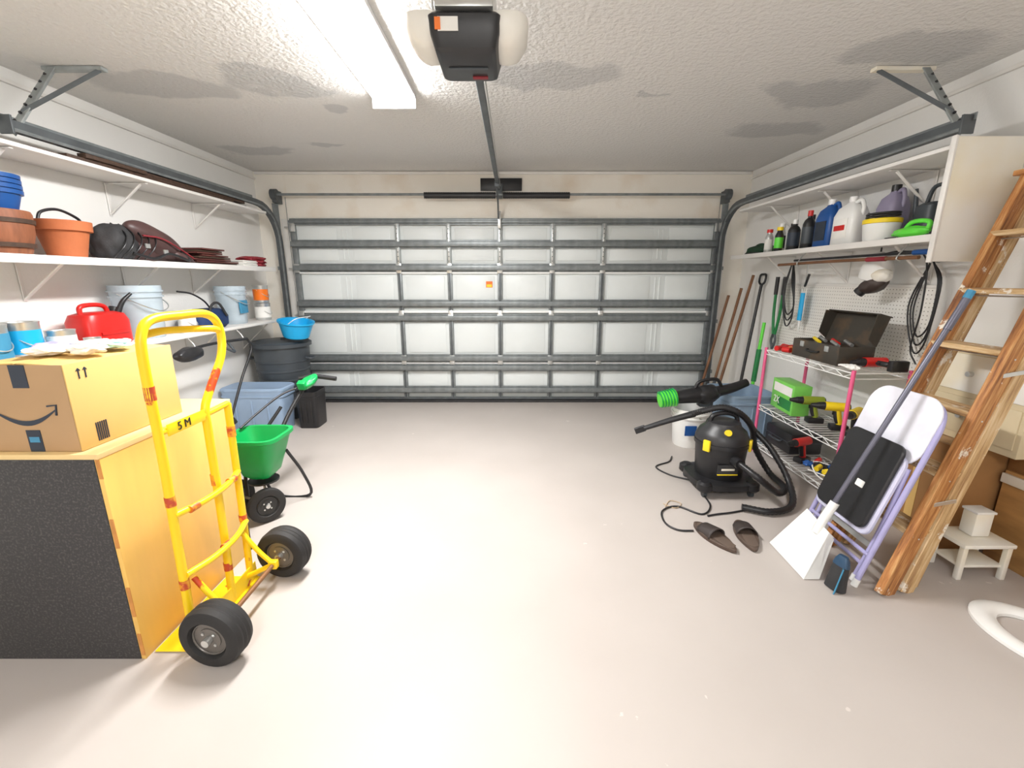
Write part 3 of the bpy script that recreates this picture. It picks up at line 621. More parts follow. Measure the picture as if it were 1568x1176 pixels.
blob(g,'crown',(2.48,4.52,ZR+.03),(.12,.15,.075),M('dark_green_cloth',(.02,.06,.03),.8,var=.3),.12,2,floor=-.028)
blob(g,'brim',(2.40,4.46,ZR+.012),(.09,.12,.012),blkm,.05,2)
def bottle(name,x,y,r,h,mat,cap,lab=None,neck=.35):
    g=G(name,(x,y,ZR))
    loft(g,'body',[(0,r*.92,r*.92),(.006,r,r),(h*.66,r,r),(h*.76,r*.75,r*.75),(h*.82,r*neck,r*neck),(h*.86,r*neck,r*neck)],mat,(x,y,ZR),seg=24)
    cyl(g,'cap',(x,y,ZR+h*.86),(x,y,ZR+h),r*neck*1.25,cap,seg=16)
    if lab: loft(g,'label',[(h*.15,r*.9,r*.9),(h*.15,r*1.02,r*1.02),(h*.58,r*1.02,r*1.02),(h*.58,r*.9,r*.9)],lab,(x,y,ZR),seg=24)
bottle('spray_can',2.38,4.22,.034,.21,steel,red,paper,.6)
bottle('spray_can.001',2.43,4.12,.034,.25,steel,whitep,blkm,.6)
bottle('spray_can.002',2.36,4.03,.034,.21,blk,yelp,lime,.6)
bottle('spray_can.003',2.43,3.95,.036,.23,yelp,blk,orange,.6)
bottle('oil_bottle',2.38,3.86,.046,.25,blk,whitep,navy)
bottle('oil_bottle.001',2.48,3.80,.045,.28,dgrey,blk,paper)
bottle('oil_bottle.002',2.40,3.71,.044,.30,blk,red,dgrey)
def jug(name,x,y,hx,hy,h,mat,cap,lab=None):
    g=G(name,(x,y,ZR))
    loft(g,'body',[(0,hx*.93,hy*.93),(.01,hx,hy),(h*.62,hx,hy),(h*.78,hx*.8,hy*.75),(h*.86,hx*.4,hy*.35),(h*.9,.022,.022)],mat,(x,y,ZR),n=4,seg=40)
    cyl(g,'cap',(x,y,ZR+h*.89),(x,y,ZR+h),.027,cap)
    tube(g,'handle',[(x,y-.02,ZR+h*.86),(x,y-hy*.7,ZR+h*.90),(x,y-hy*.95,ZR+h*.75),(x,y-hy*.9,ZR+h*.6)],.013,mat)
    if lab: box(g,'label',(x-hx*1.0,y,ZR+h*.35),(.006,hy*1.2,h*.4),lab,.001)
jug('blue_jug',2.43,3.52,.065,.095,.35,bluep,whitep,navy)
jug('bleach_jug',2.42,3.29,.07,.11,.33,whitep,whitep,paper)
jug('detergent_jug',2.55,3.10,.07,.08,.37,purple,blk,None)
g=bpy.data.objects['bleach_jug'];box(g,'label_red',(2.344,3.29,ZR+.12),(.003,.1,.035),red,0)
g=G('watering_can',(2.56,2.80,ZR))
loft(g,'body',[(0,.07,.08),(.2,.06,.07),(.22,.03,.05)],dgrey,(2.57,2.84,ZR+.001),n=3)
tube(g,'handle',[(2.57,2.78,ZR+.1),(2.57,2.71,ZR+.16),(2.57,2.73,ZR+.29),(2.57,2.84,ZR+.31),(2.57,2.88,ZR+.21)],.012,dgrey)
tube(g,'spout',[(2.57,2.90,ZR+.06),(2.57,2.94,ZR+.16),(2.57,2.97,ZR+.32)],(.018,.01),dgrey)
g=G('yellow_tub',(2.40,2.98,ZR))
loft(g,'tub',[(0,.085,.085),(.11,.1,.1),(.11,.04,.04)],whitep,(2.39,2.97,ZR))
loft(g,'lid',[(.112,.102,.102),(.135,.104,.104),(.14,.1,.1),(.138,.03,.03)],yelp,(2.39,2.97,ZR))
tube(g,'coiled_cord',[(2.39+.085*math.cos(t/3),2.97+.085*math.sin(t/3),ZR+.147+.0008*t) for t in range(0,45)],.006,blk,res=2)
g=G('hedge_shears',(2.36,2.68,ZR))
blob(g,'handle_body',(2.36,2.71,ZR+.035),(.038,.12,.032),lime,.08,2)
tube(g,'grip',[(2.36,2.61,ZR+.02),(2.36,2.60,ZR+.08),(2.36,2.71,ZR+.09),(2.36,2.76,ZR+.04)],.013,lime)
beam(g,'blade',(2.35,2.80,ZR+.012),(2.34,2.86,ZR+.012),.02,.005,blk)
g=G('long_handled_pole',(2.38,3.2,1.62))
tube(g,'pole',[(2.36,2.62,1.60),(2.36,3.3,1.605),(2.37,4.0,1.60)],.011,toolwood)
tube(g,'pole_b',[(2.38,2.60,1.63),(2.38,3.8,1.63)],.009,blk,smooth=False)
tube(g,'grip_red',[(2.36,2.85,1.602),(2.36,3.0,1.603)],.015,redd,smooth=False)
tube(g,'grip_blue',[(2.38,2.55,1.63),(2.38,2.68,1.63)],.016,bluep,smooth=False)
for y in(2.75,3.7): tube(g,'hook',[(2.36,y,1.585),(2.34,y,1.60),(2.37,y,1.65),(2.40,y,1.683)],.004,steel)
g=G('hanging_work_light',(2.50,3.07,1.5))
wx=2.50
tube(g,'hook',[(wx,3.07,1.685),(wx,3.07,1.66),(wx-.01,3.06,1.64)],.005,blk)
loft(g,'shade',[(-.09,.075,.085),(-.08,.09,.10),(-.02,.088,.098),(.04,.07,.08),(.075,.045,.05),(.09,.02,.02)],whitep,(wx-.01,3.06,1.565),rot=(R(14),R(-8),0))
blob(g,'shoulder',(wx-.03,2.99,1.50),(.055,.06,.045),offw,.06,2,seed=4)
blob(g,'lamp_head',(wx-.02,3.06,1.435),(.07,.10,.05),M('brown_black',(.05,.035,.03),.5),.06,2,rot=(R(-18),0,0),seed=1)
cyl(g,'socket',(wx-.03,3.10,1.43),(wx-.05,3.14,1.38),.035,blk)
tube(g,'cord',[(wx,3.06,1.64),(wx,2.9,1.65),(2.53,2.76,1.6),(2.55,2.74,1.3),(2.57,2.78,1.05),(2.57,2.72,.95)],.005,blk)
g=G('extension_cord',(2.6,2.8,1.3))
for k in range(3):
    tube(g,'loop_%d'%k,[(2.62,2.80,1.58),(2.60-.01*k,2.72-.02*k,1.45),(2.60,2.72,1.20-.05*k),(2.61,2.80,1.12-.05*k),(2.61,2.86+.02*k,1.3),(2.62,2.82,1.58)],.005,blk)
cyl(g,'peg',(2.61,2.81,1.58),(2.663,2.81,1.58),.006,steel,seg=8)
g=G('hanging_cable',(2.6,4.1,1.4))
for k in range(3):
    tube(g,'loop_%d'%k,[(2.60,4.16,1.62),(2.56,4.08-.02*k,1.45),(2.57,4.02,1.25-.05*k),(2.58,4.12,1.16-.05*k),(2.58,4.20+.01*k,1.35),(2.60,4.18,1.62)],.006,blk)
cyl(g,'peg',(2.60,4.16,1.62),(2.66,4.16,1.62),.006,steel,seg=8)
g=G('caulking_gun',(2.6,3.9,1.3))
q=-.36
cyl(g,'tube_body',(2.58,4.28+q,1.12),(2.58,4.28+q,1.36),.024,cyan);cyl(g,'nozzle',(2.58,4.28+q,1.02),(2.58,4.28+q,1.12),.004,whitep,r2=.016)
tube(g,'frame',[(2.58,4.25+q,1.11),(2.58,4.25+q,1.40),(2.58,4.31+q,1.40),(2.58,4.31+q,1.11)],.006,steel,smooth=False)
tube(g,'trigger',[(2.58,4.28+q,1.42),(2.55,4.22+q,1.46),(2.55,4.20+q,1.52)],.010,blk);cyl(g,'rod',(2.58,4.28+q,1.38),(2.58,4.28+q,1.62),.005,steel,seg=8)
cyl(g,'peg',(2.57,4.28+q,1.615),(2.663,4.28+q,1.615),.005,steel,seg=8)
def longtool(name,p1,p2,hm,head):
    g=G(name,p1);cyl(g,'handle',p1,p2,.015,hm,seg=12)
    p1=Vector(p1);p2=Vector(p2);d=(p2-p1).normalized()
    if head=='shovel':
        loft(g,'blade',[(0,.012,.003),(.06,.07,.006),(.18,.09,.008),(.24,.08,.006),(.25,.02,.012),(.34,.018,.016)],galvd,tuple(p1),n=2.5,rot=(0,R(10),0))
    if head=='rake':
        beam(g,'rake_bar',p1+Vector((0,-.16,.02)),p1+Vector((0,.16,.02)),.02,.015,galvd)
        for k in range(9): cyl(g,'tine',p1+Vector((0,-.16+.04*k,.02)),p1+Vector((-.05,-.16+.04*k,.004)),.004,galvd,seg=6)
    if head=='dgrip':
        tube(g,'d_grip',[p2,p2+d*.03+Vector((0,-.05,0)),p2+d*.10+Vector((0,-.05,0)),p2+d*.11,p2+d*.10+Vector((0,.05,0)),p2+d*.03+Vector((0,.05,0)),p2],.011,blk)
    if head=='hoe':
        beam(g,'hoe_blade',p1+Vector((-.03,-.08,.01)),p1+Vector((-.03,.08,.01)),.06,.004,galvd)
longtool('garden_rake',(2.22,4.66,.01),(2.60,4.82,1.52),toolwood,'rake')
longtool('shovel',(2.28,4.88,.01),(2.57,4.98,1.38),toolwood,'shovel')
longtool('edging_spade',(2.40,4.50,.01),(2.62,4.68,1.42),blk,'dgrip')
longtool('hoe',(2.18,4.96,.02),(2.47,5.05,1.30),toolwood,'hoe')
g=G('loppers',(2.55,4.36,1.0))
q=-.09
for s in(-1,1):
    tube(g,'arm',[(2.60,4.40+s*.015+q,.95),(2.60,4.40+s*.05+q,1.15),(2.60,4.40+s*.06+q,1.45)],.013,dgreen)
    tube(g,'grip',[(2.60,4.40+s*.06+q,1.33),(2.60,4.40+s*.06+q,1.50)],.018,blk,smooth=False)
    tube(g,'jaw',[(2.60,4.40+s*.015+q,.95),(2.60,4.40+s*.03+q,.88),(2.60,4.40+q,.80)],.012,galvd)
g=G('hedge_trimmer',(2.50,4.37,0))
tube(g,'pole',[(2.46,4.34,.02),(2.50,4.38,.5),(2.56,4.43,1.05)],.016,lime);tube(g,'pole_grip',[(2.50,4.38,.45),(2.53,4.405,.78)],.024,dgreen,smooth=False)
blob(g,'foot',(2.46,4.34,.045),(.04,.04,.045),blk,.1,2)
# wire rack
g=G('wire_rack',(2.3,3.15,0))
rx0,rx1,ry0,ry1=2.14,2.50,2.66,3.62
for x in(rx0,rx1):
    for y in(ry0,ry1): cyl(g,'post',(x,y,0),(x,y,.92),.0125,pink,seg=12)
for z in(.90,.42,.09):
    for x in(rx0,rx1):
        for dz in(0,-.035): cyl(g,'side_wire',(x,ry0,z+dz),(x,ry1,z+dz),.004,whitep,seg=8)
        n=12
        tube(g,'zigzag',[(x,ry0+(ry1-ry0)*k/n,z-(.035 if k%2 else 0)) for k in range(n+1)],.003,whitep,smooth=False,seg=6)
    for y in(ry0,ry1):
        for dz in(0,-.035): cyl(g,'end_wire',(rx0,y,z+dz),(rx1,y,z+dz),.004,whitep,seg=8)
    for k in range(1,20): y=ry0+(ry1-ry0)*k/20;cyl(g,'deck_wire',(rx0,y,z),(rx1,y,z),.0022,whitep,seg=6)
ZT=.906
g=G('toolbox',(2.33,3.1,ZT))
m=M('toolbox_metal',(.06,.052,.042),.5,.3,col2=(.13,.085,.05),scale=7,lo=.5,hi=.7)
a0,a1,b0,b1=2.19,2.43,2.88,3.36
box(g,'base',((a0+a1)/2,(b0+b1)/2,ZT+.004),(a1-a0,b1-b0,.006),m,.001)
for y in(b0,b1): box(g,'end',((a0+a1)/2,y,ZT+.065),(a1-a0,.006,.13),m,.002)
for x in(a0,a1): box(g,'side',(x,(b0+b1)/2,ZT+.065),(.006,b1-b0,.13),m,.002)
box(g,'tray',((a0+a1)/2,(b0+b1)/2,ZT+.10),(a1-a0-.02,b1-b0-.02,.02),m,.002)
plate(g,'lid_back',[(a1,b0,ZT+.13),(a1,b1,ZT+.13),(a1+.06,b1,ZT+.33),(a1+.06,b0,ZT+.33)],.006,m)
box(g,'lid_front',(a1+.035,(b0+b1)/2,ZT+.335),(.09,b1-b0,.008),m,.002,rot=(0,R(15),0))
for y in(b0,b1): plate(g,'lid_end',[(a1,y,ZT+.13),(a1+.06,y,ZT+.33),(a1-.03,y,ZT+.345),(a1-.06,y,ZT+.18)],.005,m)
for k,(dx,dy,mm) in enumerate([(.05,.08,steel),(.12,.17,red),(.16,.10,steel),(.06,.28,yelp),(.14,.33,steel)]):
    cyl(g,'tool_%d'%k,(a0+dx,b0+dy,ZT+.125),(a0+dx+.04,b0+dy+.12,ZT+.14),.012,mm,seg=10)
for y in(2.99,3.25): box(g,'latch',(a0-.005,y,ZT+.10),(.01,.04,.04),steel,.003)
tube(g,'handle',[(a0-.004,3.06,ZT+.07),(a0-.025,3.07,ZT+.065),(a0-.025,3.17,ZT+.065),(a0-.004,3.18,ZT+.07)],.006,blk)
g=G('hand_tools',(2.25,3.5,ZT))
for k,(x,y,mm,l,an) in enumerate([(2.20,3.52,red,.2,.3),(2.24,3.45,orange,.18,1.2),(2.34,3.54,red,.2,-.5),(2.42,3.48,blk,.18,.8),(2.19,3.43,red,.12,2),(2.44,3.57,orange,.14,.1),(2.28,3.58,red,.2,1.5)]):
    cyl(g,'grip_%d'%k,(x-l/2*math.cos(an)*.5,y-l/2*math.sin(an)*.5,ZT+.024),(x+l/2*math.cos(an)*.5,y+l/2*math.sin(an)*.5,ZT+.024),.022,mm,seg=10)
    cyl(g,'shank_%d'%k,(x,y,ZT+.024),(x+l*.5*math.cos(an),y+l*.25*math.sin(an),ZT+.024),.007,steel,seg=8)
def drill(name,loc,mat,yaw=0,bat=blk):
    g=G(name,loc,(0,0,yaw))
    cyl(g,'motor',(-.09,0,.17),(.05,0,.17),.032,mat);cyl(g,'gearbox',(.05,0,.17),(.09,0,.17),.028,blk,r2=.024);cyl(g,'chuck',(.09,0,.17),(.135,0,.17),.022,blk,r2=.012)
    cyl(g,'back_cap',(-.10,0,.17),(-.09,0,.17),.024,blk,r2=.032)
    tube(g,'handle',[(-.03,0,.15),(-.04,0,.10),(-.055,0,.045)],.022,mat);tube(g,'grip_panel',[(-.022,0,.14),(-.03,0,.09),(-.045,0,.055)],.018,blk)
    box(g,'battery',(-.05,0,.022),(.11,.07,.042),bat,.008);box(g,'trigger',(-.008,0,.125),(.015,.015,.03),blk,.003)
    return g
d=drill('impact_driver',(2.38,2.66,ZT+.036),red,R(180));d.rotation_euler=(R(90),0,R(180))
g=G('work_gloves',(2.20,2.76,ZT))
blob(g,'palm',(2.19,2.74,ZT+.02),(.03,.05,.018),paper,.15,3,seed=4)
for k in range(4): tube(g,'finger_%d'%k,[(2.172+.012*k,2.77,ZT+.02),(2.168+.013*k,2.81,ZT+.022),(2.165+.015*k,2.84-.008*abs(k-1.5),ZT+.018)],(.008,.006),paper)
drill('power_drill',(2.28,2.96,.428),yelp,R(160));drill('power_drill.001',(2.22,3.12,.428),M('olive_plastic',(.25,.32,.03),.4),R(170))
drill('power_drill.002',(2.30,2.79,.428),yelp,R(215));d=drill('impact_driver.001',(2.20,3.12,.098),red,R(200))
g=G('green_product_box',(2.25,3.4,.43))
box(g,'carton',(2.27,3.42,.55),(.13,.34,.24),M('box_green',(.20,.62,.10),.4),.003,rot=(0,0,R(-6)))
box(g,'white_panel',(2.201,3.42,.61),(.004,.28,.07),paper,0,rot=(0,0,R(-6)))
box(g,'dark_panel',(2.201,3.38,.50),(.004,.20,.08),M('box_dkgreen',(.02,.22,.05),.4),0,rot=(0,0,R(-6)))
text(g,'print','2X',(2.197,3.48,.51),.08,paper,(R(90),0,R(-96)))
g=G('tool_case',(2.32,3.42,.1))
box(g,'shell',(2.33,3.40,.2),(.26,.34,.17),blk,.015);box(g,'lid_seam',(2.33,3.40,.21),(.265,.345,.006),dgrey,.002)
tube(g,'handle',[(2.195,3.33,.2),(2.17,3.34,.2),(2.17,3.46,.2),(2.195,3.47,.2)],.008,dgrey)
g=G('miscellaneous_hardware',(2.3,2.85,.1))
for k in range(22):
    x=2.18+random.random()*.26;y=2.70+random.random()*.32;mm=random.choice([blk,red,yelp,dgrey,blk,bluep]);dz=.03*(k>13)
    if k%2: cyl(g,'part_%d'%k,(x,y,.115+dz),(x+.05,y+.03,.125+dz),.018,mm,seg=12)
    else: blob(g,'part_%d'%k,(x,y,.12+dz),(.035,.03,.022),mm,.2,2,seed=k)
tube(g,'tangled_wire',[(2.18,2.70,.11),(2.16,2.85,.13),(2.24,3.0,.16),(2.34,2.9,.15),(2.22,2.78,.14),(2.17,2.95,.12)],.005,paper)
tube(g,'tangled_wire_b',[(2.4,2.70,.13),(2.3,2.8,.17),(2.2,2.72,.15),(2.26,2.92,.17)],.006,blk)
tote('storage_tote.001',(2.17,3.99,0),.24,.26,.46,M('blue_grey_tote',(.26,.36,.48),.45))
g=bucket('pail',1.63,3.78,0,.165,.35,whitep)
box(g,'label',(1.57,3.615,.18),(.10,.012,.09),bluep,.002)
g=G('leaf_blower',(1.6,3.75,.45))
cyl(g,'nozzle_cage',(1.31,3.72,.435),(1.45,3.72,.455),.066,lime,r2=.076)
for k in range(6): x=1.315+k*.024;cyl(g,'cage_ring',(x,3.72,.436+k*.005),(x+.008,3.72,.438+k*.005),.074+.0015*k,green)
tube(g,'cone',[(1.45,3.72,.455),(1.56,3.72,.47),(1.66,3.73,.48)],(.055,.075),blk,seg=20)
blob(g,'motor_housing',(1.72,3.73,.485),(.13,.085,.085),blk,.05,2,rot=(0,R(-8),0))
tube(g,'blow_tube',[(1.80,3.74,.50),(1.95,3.76,.53),(2.10,3.78,.58)],(.05,.035),blk,seg=18)
tube(g,'handle',[(1.62,3.73,.54),(1.66,3.73,.60),(1.80,3.73,.62),(1.86,3.74,.55)],.015,blk)
box(g,'battery',(1.72,3.73,.40),(.12,.08,.05),dgrey,.01)
# ------------------------------------------------------------------ shop vacuum
g=G('shop_vacuum',(1.5,2.93,0))
vx,vy=1.50,2.93
loft(g,'base',[(.05,.19,.19),(.06,.215,.215),(.10,.215,.215),(.11,.18,.18)],blk,(vx,vy,0),n=3)
for k in range(4):
    t=math.pi/4+k*math.pi/2;x=vx+.23*math.cos(t);y=vy+.23*math.sin(t)
    loft(g,'foot',[(.045,.04,.04),(.06,.052,.052),(.10,.05,.05),(.115,.03,.03)],blk,(x,y,0))
    cyl(g,'caster',(x-.012,y,.026),(x+.012,y,.026),.025,dgrey,seg=20)
loft(g,'tank',[(.10,.15,.15),(.12,.158,.158),(.34,.172,.172),(.34,.182,.182),(.365,.182,.182),(.37,.17,.17)],blk,(vx,vy,0))
loft(g,'head',[(.365,.175,.175),(.39,.178,.178),(.44,.155,.155),(.47,.12,.12),(.50,.11,.11),(.51,.08,.08)],M('vac_head',(.03,.03,.033),.4),(vx,vy,0))
tube(g,'carry_handle',[(vx-.10,vy,.48),(vx-.08,vy,.54),(vx,vy,.56),(vx+.08,vy,.54),(vx+.10,vy,.48)],.016,blk)
for s in(-1,1):
    t=R(-90+s*55);box(g,'latch',(vx+.185*math.cos(t),vy+.185*math.sin(t),.355),(.02,.05,.08),yelp,.006,rot=(0,0,t))
cyl(g,'inlet_port',(vx+.02,vy-.16,.27),(vx+.03,vy-.23,.27),.035,blk)
cyl(g,'power_knob',(vx-.03,vy-.13,.455),(vx-.035,vy-.155,.465),.022,yelp,seg=16)
box(g,'name_panel',(vx-.02,vy-.168,.20),(.14,.01,.07),blkm,.003);box(g,'yellow_stripe',(vx-.02,vy-.172,.168),(.14,.008,.008),yelp,.001);box(g,'letter_strip',(vx-.02,vy-.1745,.205),(.09,.004,.014),offw,.001)
tube(g,'hose',[(vx+.03,vy-.22,.27),(vx+.10,vy-.34,.22),(vx+.26,vy-.30,.10),(vx+.42,vy-.12,.05),(vx+.44,vy+.10,.06),(vx+.32,vy+.12,.25),(vx+.22,vy+.02,.44),(vx+.10,vy-.02,.56),(vx-.02,vy+.0,.60),(vx-.14,vy+.02,.57),(vx-.22,vy+.03,.54)],.023,blk,res=14,ridge=.14,seg=14)
tube(g,'hose_loop',[(vx+.25,vy+.08,.42),(vx+.35,vy-.02,.30),(vx+.42,vy-.15,.12),(vx+.34,vy-.34,.035),(vx+.16,vy-.42,.03),(vx+.0,vy-.36,.03)],.022,blk,res=14,ridge=.14,seg=14)
tube(g,'wand',[(vx-.20,vy+.03,.545),(vx-.36,vy+.05,.49),(vx-.54,vy+.07,.42)],(.024,.017),blk,seg=14)
beam(g,'crevice_tip',(vx-.53,vy+.07,.425),(vx-.60,vy+.08,.395),.045,.02,blk,hint=(0,0,1))
tube(g,'mains_cord',[(1.34,2.78,.012),(1.32,2.62,.007),(1.22,2.52,.007),(1.10,2.62,.007),(.98,2.56,.007),(.95,2.42,.007),(1.0,2.34,.007),(1.09,2.33,.007)],.006,blk)
tube(g,'mains_cord_b',[(1.25,2.50,.007),(1.32,2.52,.007),(1.42,2.54,.007),(1.62,2.60,.007)],.006,blk)
tube(g,'thin_string',[(1.02,2.62,.005),(1.08,2.70,.005),(1.14,2.66,.005),(1.08,2.60,.005),(1.02,2.66,.005)],.003,M('tan_cord',(.5,.38,.25),.6))
tube(g,'cord_back',[(1.35,3.0,.01),(1.22,3.1,.007),(1.16,3.25,.007),(1.3,3.35,.007),(1.36,3.45,.01)],.006,blk)
def slipper(name,heel,toe):
    h=Vector(heel);t=Vector(toe);d=t-h;yaw=math.atan2(d.y,d.x);c=(h+t)/2
    g=G(name,(c.x,c.y,0),(0,0,yaw));L=d.length/2
    seg=36;bm=bmesh.new();RR=[]
    for z,k in((0,.93),(.008,1),(.022,1),(.027,.94)):
        v=[]
        for i in range(seg):
            a=2*math.pi*i/seg;x=L*math.cos(a);w=.053*(1+.15*math.cos(a)-.12*math.cos(2*a));v.append(bm.verts.new((x*k,w*math.sin(a)*k,z)))
        RR.append(v)
    for A,B in zip(RR,RR[1:]):
        for i in range(seg): j=(i+1)%seg;bm.faces.new((A[i],A[j],B[j],B[i]))
    bm.faces.new(RR[0][::-1]);bm.faces.new(RR[-1]);fin(bm2(bm,'sole'),'sole',g,M('slipper_sole',(.09,.06,.045),.7))
    bm=bmesh.new();V=[]
    for i in range(7):
        x=-.02+.11*i/6;row=[]
        for k in range(13):
            a=math.pi*k/12;row.append(bm.verts.new((x,.059*math.cos(a)*(1-.10*(i/6)**2),.018+(.058-.022*i/6)*math.sin(a))))
        V.append(row)
    for i in range(6):
        for k in range(12):bm.faces.new((V[i][k],V[i][k+1],V[i+1][k+1],V[i+1][k]))
    o=fin(bm2(bm,'upper_strap'),'upper_strap',g,M('slipper_strap',(.04,.03,.027),.6));md=o.modifiers.new('s','SOLIDIFY');md.thickness=.006
    prism(g,'insole',[(-L*.8,-.03),(L*.7,-.04),(L*.85,0),(L*.7,.04),(-L*.8,.03),(-L*.9,0)],.003,M('insole',(.12,.085,.065),.8),(0,0,.028))
slipper('slipper',(1.235,2.11),(1.13,2.41));slipper('slipper.001',(1.345,2.12),(1.41,2.43))
# ------------------------------------------------------------------ folding chair
g=G('folding_chair',(1.70,2.08,.012),(R(-17),0,R(-92)))
tube(g,'main_frame',[(-.225,0,0),(-.22,0,.3),(-.215,0,.7),(-.205,0,.86),(-.16,0,.93),(-.05,0,.95),(.05,0,.95),(.16,0,.93),(.205,0,.86),(.215,0,.7),(.22,0,.3),(.225,0,0)],.0125,lav,res=8,seg=12)
def rrect(hx,z0,z1,r,n=6):
    P=[]
    for (cx_,cz_,a0_) in((hx-r,z1-r,0),(-hx+r,z1-r,90),(-hx+r,z0+r,180),(hx-r,z0+r,270)):
        for k in range(n+1): a=R(a0_+90*k/n);P.append((cx_+r*math.cos(a),cz_+r*math.sin(a)))
    return P
prism(g,'backrest',rrect(.21,.62,.965,.10),.014,M('chair_white',(.78,.78,.86),.35),(0,-.014,0),rot=(R(90),0,0),bev=.004)
prism(g,'seat_pan',rrect(.195,.235,.665,.05),.02,M('chair_seat_rim',(.58,.58,.74),.35),(0,-.035,0),rot=(R(90),0,0),bev=.004)
prism(g,'seat_pad',rrect(.178,.26,.71,.045),.022,blk,(0,-.055,0),rot=(R(90),0,0),bev=.006)
prism(g,'label',rrect(.025,.44,.475,.004),.002,paper,(.05,-.068,0),rot=(R(90),0,0),bev=0)
for s in(-1,1):
    tube(g,'rear_leg',[(s*.19,.015,.0),(s*.19,.01,.3),(s*.19,-.02,.62)],.0115,lav,seg=12)
    cyl(g,'foot_cap',(s*.225,0,-.01),(s*.225,0,.03),.015,whitep);cyl(g,'foot_cap_rear',(s*.19,.015,-.0),(s*.19,.015,.035),.015,whitep)
cyl(g,'front_stretcher',(-.22,0,.16),(.22,0,.16),.010,lav,seg=10);cyl(g,'rear_stretcher',(-.19,.014,.10),(.19,.014,.10),.010,lav,seg=10)
beam(g,'rear_brace',(-.19,.014,.20),(.19,.014,.20),.03,.004,steel,hint=(0,0,1))
# ------------------------------------------------------------------ ladder (near rail + far rail, leaning to the right wall)
g=G('wooden_step_ladder',(1.95,2.0,0))
H_=1.98
def rail(x,y,z,sx=.40,sy=.115): return Vector((x+sx*z,y+sy*z,z))
face=(1,.25,0)
N0,N1=rail(1.79,1.80,0),rail(1.79,1.80,H_)
F0,F1=rail(1.81,2.20,0,.395,.075),rail(1.81,2.20,H_,.395,.075)
beam(g,'front_rail_near',N0,N1,.095,.034,oldwood,hint=face)
beam(g,'front_rail_far',F0,F1,.095,.034,oldwood,hint=face)
off=Vector((.11,.015,0));offt=Vector((.06,.01,-.05))
beam(g,'rear_rail_near',N0+off,N1+offt,.085,.03,tanwood,hint=face)
beam(g,'rear_rail_far',F0+off,F1+offt,.075,.03,tanwood,hint=face)
beam(g,'rear_slat_near',N0+off*1.75+Vector((0,.03,0)),N1+offt+Vector((-.02,.05,-.15)),.03,.025,tanwood,hint=face)
for z in(.31,.59,.87,1.15,1.42,1.70):
    a=rail(1.79,1.80,z);b=rail(1.81,2.20,z,.395,.075)
    beam(g,'step',a+Vector((.01,0,0)),b+Vector((.01,0,0)),.12,.026,tanwood,hint=(1,0,0))
    cyl(g,'tie_rod',a+Vector((0,-.02,-.025)),b+Vector((0,.02,-.025)),.004,steel,seg=8)
beam(g,'top_cap',N1+Vector((0,-.03,.014)),F1+Vector((0,.03,.014)),.13,.026,oldwood,hint=(1,0,0))
for z in(.45,1.05):
    a=rail(1.79,1.80,z);beam(g,'spreader_hinge',a+Vector((-.02,-.018,0)),a+Vector((.10,-.012,.02)),.02,.004,steel,hint=(0,0,1))
# ------------------------------------------------------------------ dustpan & broom
g=G('long_handled_dustpan',(1.55,2.05,0))
F1_=(1.47,1.90,.004);F2_=(1.48,2.21,.004);T2=(1.595,2.12,.27);T1=(1.595,1.95,.235)
plate(g,'pan',[F1_,F2_,T2,T1],.006,whitep)
plate(g,'pan_side',[F1_,T1,(1.635,1.96,.19),(1.55,1.90,.005)],.005,whitep);plate(g,'pan_side_far',[F2_,T2,(1.635,2.11,.23),(1.57,2.21,.005)],.005,whitep)
plate(g,'pan_top',[T1,T2,(1.635,2.11,.23),(1.635,1.96,.20)],.005,whitep)
tube(g,'handle_socket',[(1.575,2.01,.20),(1.605,2.01,.28),(1.645,2.01,.37)],.022,whitep)
tube(g,'handle',[(1.59,2.01,.24),(2.06,2.0,1.40)],.0125,bluegrey,smooth=False,seg=14)
tube(g,'handle_grip',[(2.0,2.0,1.25),(2.06,2.0,1.40)],.016,bluegrey,smooth=False,seg=14)
tube(g,'handle_tip',[(2.055,2.0,1.39),(2.07,2.0,1.425)],.0165,tape,smooth=False,seg=14)
g=G('hand_broom',(1.59,1.82,0))
loft(g,'bristles',[(0,.032,.045),(.06,.027,.04),(.13,.02,.035)],blkm,(1.585,1.84,.002),n=3,rot=(0,R(6),R(15)))
loft(g,'block',[(.125,.022,.038),(.155,.02,.03),(.175,.012,.02)],M('navy_brush',(.02,.06,.12),.4),(1.585,1.84,.002),n=3,rot=(0,R(6),R(15)))
for k in range(14): cyl(g,'bristle_%d'%k,(1.545+.004*k,1.795+.003*k,.002),(1.58+.002*k,1.805+.003*k,.13),.003,tape if k%3==0 else blkm,seg=5)
# ------------------------------------------------------------------ right boxes, stool, toilet seat
g=G('cardboard_carton',(2.5,2.35,0))
box(g,'carton',(2.52,2.36,.30),(.28,.42,.60),cardd,.004);box(g,'flap',(2.52,2.36,.603),(.29,.43,.006),card,.001);box(g,'tape',(2.378,2.36,.30),(.002,.05,.58),cardside,0)
g=G('wall_cabinet',(2.56,2.25,.61))
box(g,'case',(2.565,2.28,.86),(.18,.58,.50),tan,.005);box(g,'drawer_front',(2.471,2.28,.98),(.008,.54,.20),offw,.003);box(g,'drawer_front_low',(2.471,2.28,.75),(.008,.54,.20),tan,.003)
cyl(g,'knob',(2.445,2.28,.98),(2.47,2.28,.98),.014,steel);cyl(g,'knob_low',(2.445,2.28,.75),(2.47,2.28,.75),.014,steel)
g=G('step_stool',(2.34,1.98,0))
box(g,'tread',(2.36,1.98,.19),(.26,.18,.022),offw,.006)
box(g,'lower_shelf',(2.36,1.98,.07),(.22,.14,.015),offw,.004)
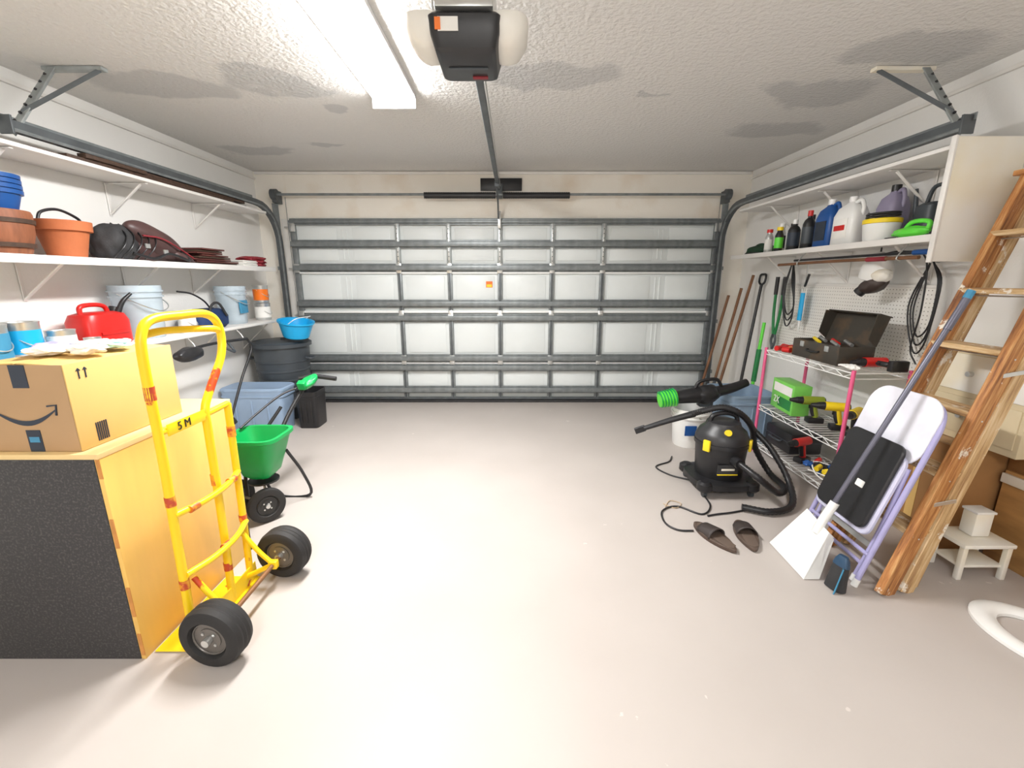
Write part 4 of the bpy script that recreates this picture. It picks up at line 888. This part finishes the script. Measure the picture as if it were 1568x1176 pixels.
for x in(2.25,2.47):
    for y in(1.91,2.05): box(g,'leg',(x,y,.09),(.025,.025,.18),offw,.004)
g=G('small_carton',(2.38,2.0,.2))
box(g,'carton',(2.38,2.0,.265),(.09,.07,.125),offw,.006);box(g,'lid',(2.38,2.0,.333),(.10,.08,.012),trimw,.003)
g=G('wood_panel',(2.6,1.55,.3))
pw=M('stained_panel',(.30,.14,.045),.5,var=.25,scale=4,stretch=(1,1,5))
box(g,'sheet',(2.640,1.50,.295),(.018,1.28,.59),pw,.002);box(g,'sheet_front',(2.612,1.66,.25),(.018,.92,.50),M('stained_panel_light',(.46,.25,.09),.5,var=.2,scale=4,stretch=(1,1,5)),.002)
box(g,'cleat',(2.595,1.66,.46),(.016,.92,.05),offw,.002)
g=G('toilet_seat',(2.27,1.53,0))
bm=bmesh.new();seg=56;RR=[]
for k in range(seg):
    a=2*math.pi*k/seg;ca,sa=math.cos(a),math.sin(a);row=[]
    for (w,z) in((0,0),(.0,.014),(.2,.024),(.5,.028),(.8,.024),(1,.014),(1,0)):
        ox,oy=.195,.245;ix,iy=.12,.16
        row.append(bm.verts.new(((ix+(ox-ix)*w)*ca,(iy+(oy-iy)*w)*sa*(1+.06*sa),z)))
    RR.append(row)
for k in range(seg):
    A=RR[k];B=RR[(k+1)%seg]
    for i in range(7):
        j=(i+1)%7;bm.faces.new((A[i],A[j],B[j],B[i]))
fin(bm2(bm,'ring'),'ring',g,whitep,True,(2.235,1.49,.002),(0,0,R(20)))
loft(g,'lid',[(.0,.12,.19),(.012,.125,.195),(.02,.11,.18)],whitep,(2.44,1.42,.03),n=2.2,rot=(0,R(-7),R(20)))
tube(g,'hinge',[(2.33,1.28,.03),(2.42,1.25,.03)],.012,whitep,smooth=False)
# ------------------------------------------------------------------ world, camera
w=bpy.data.worlds.new('w');bpy.context.scene.world=w;w.use_nodes=True;w.node_tree.nodes['Background'].inputs[0].default_value=(.6,.7,.8,1);w.node_tree.nodes['Background'].inputs[1].default_value=.5
c=bpy.data.cameras.new('camera');o=bpy.data.objects.new('camera',c);COL.objects.link(o)
o.location=(0,0,1.473);o.rotation_euler=(R(90-13.5),0,0);c.sensor_width=36;c.lens=36*665/1568;c.clip_start=.05
bpy.context.scene.camera=o
vs=bpy.context.scene.view_settings;vs.view_transform='Standard';vs.look='None';vs.exposure=0
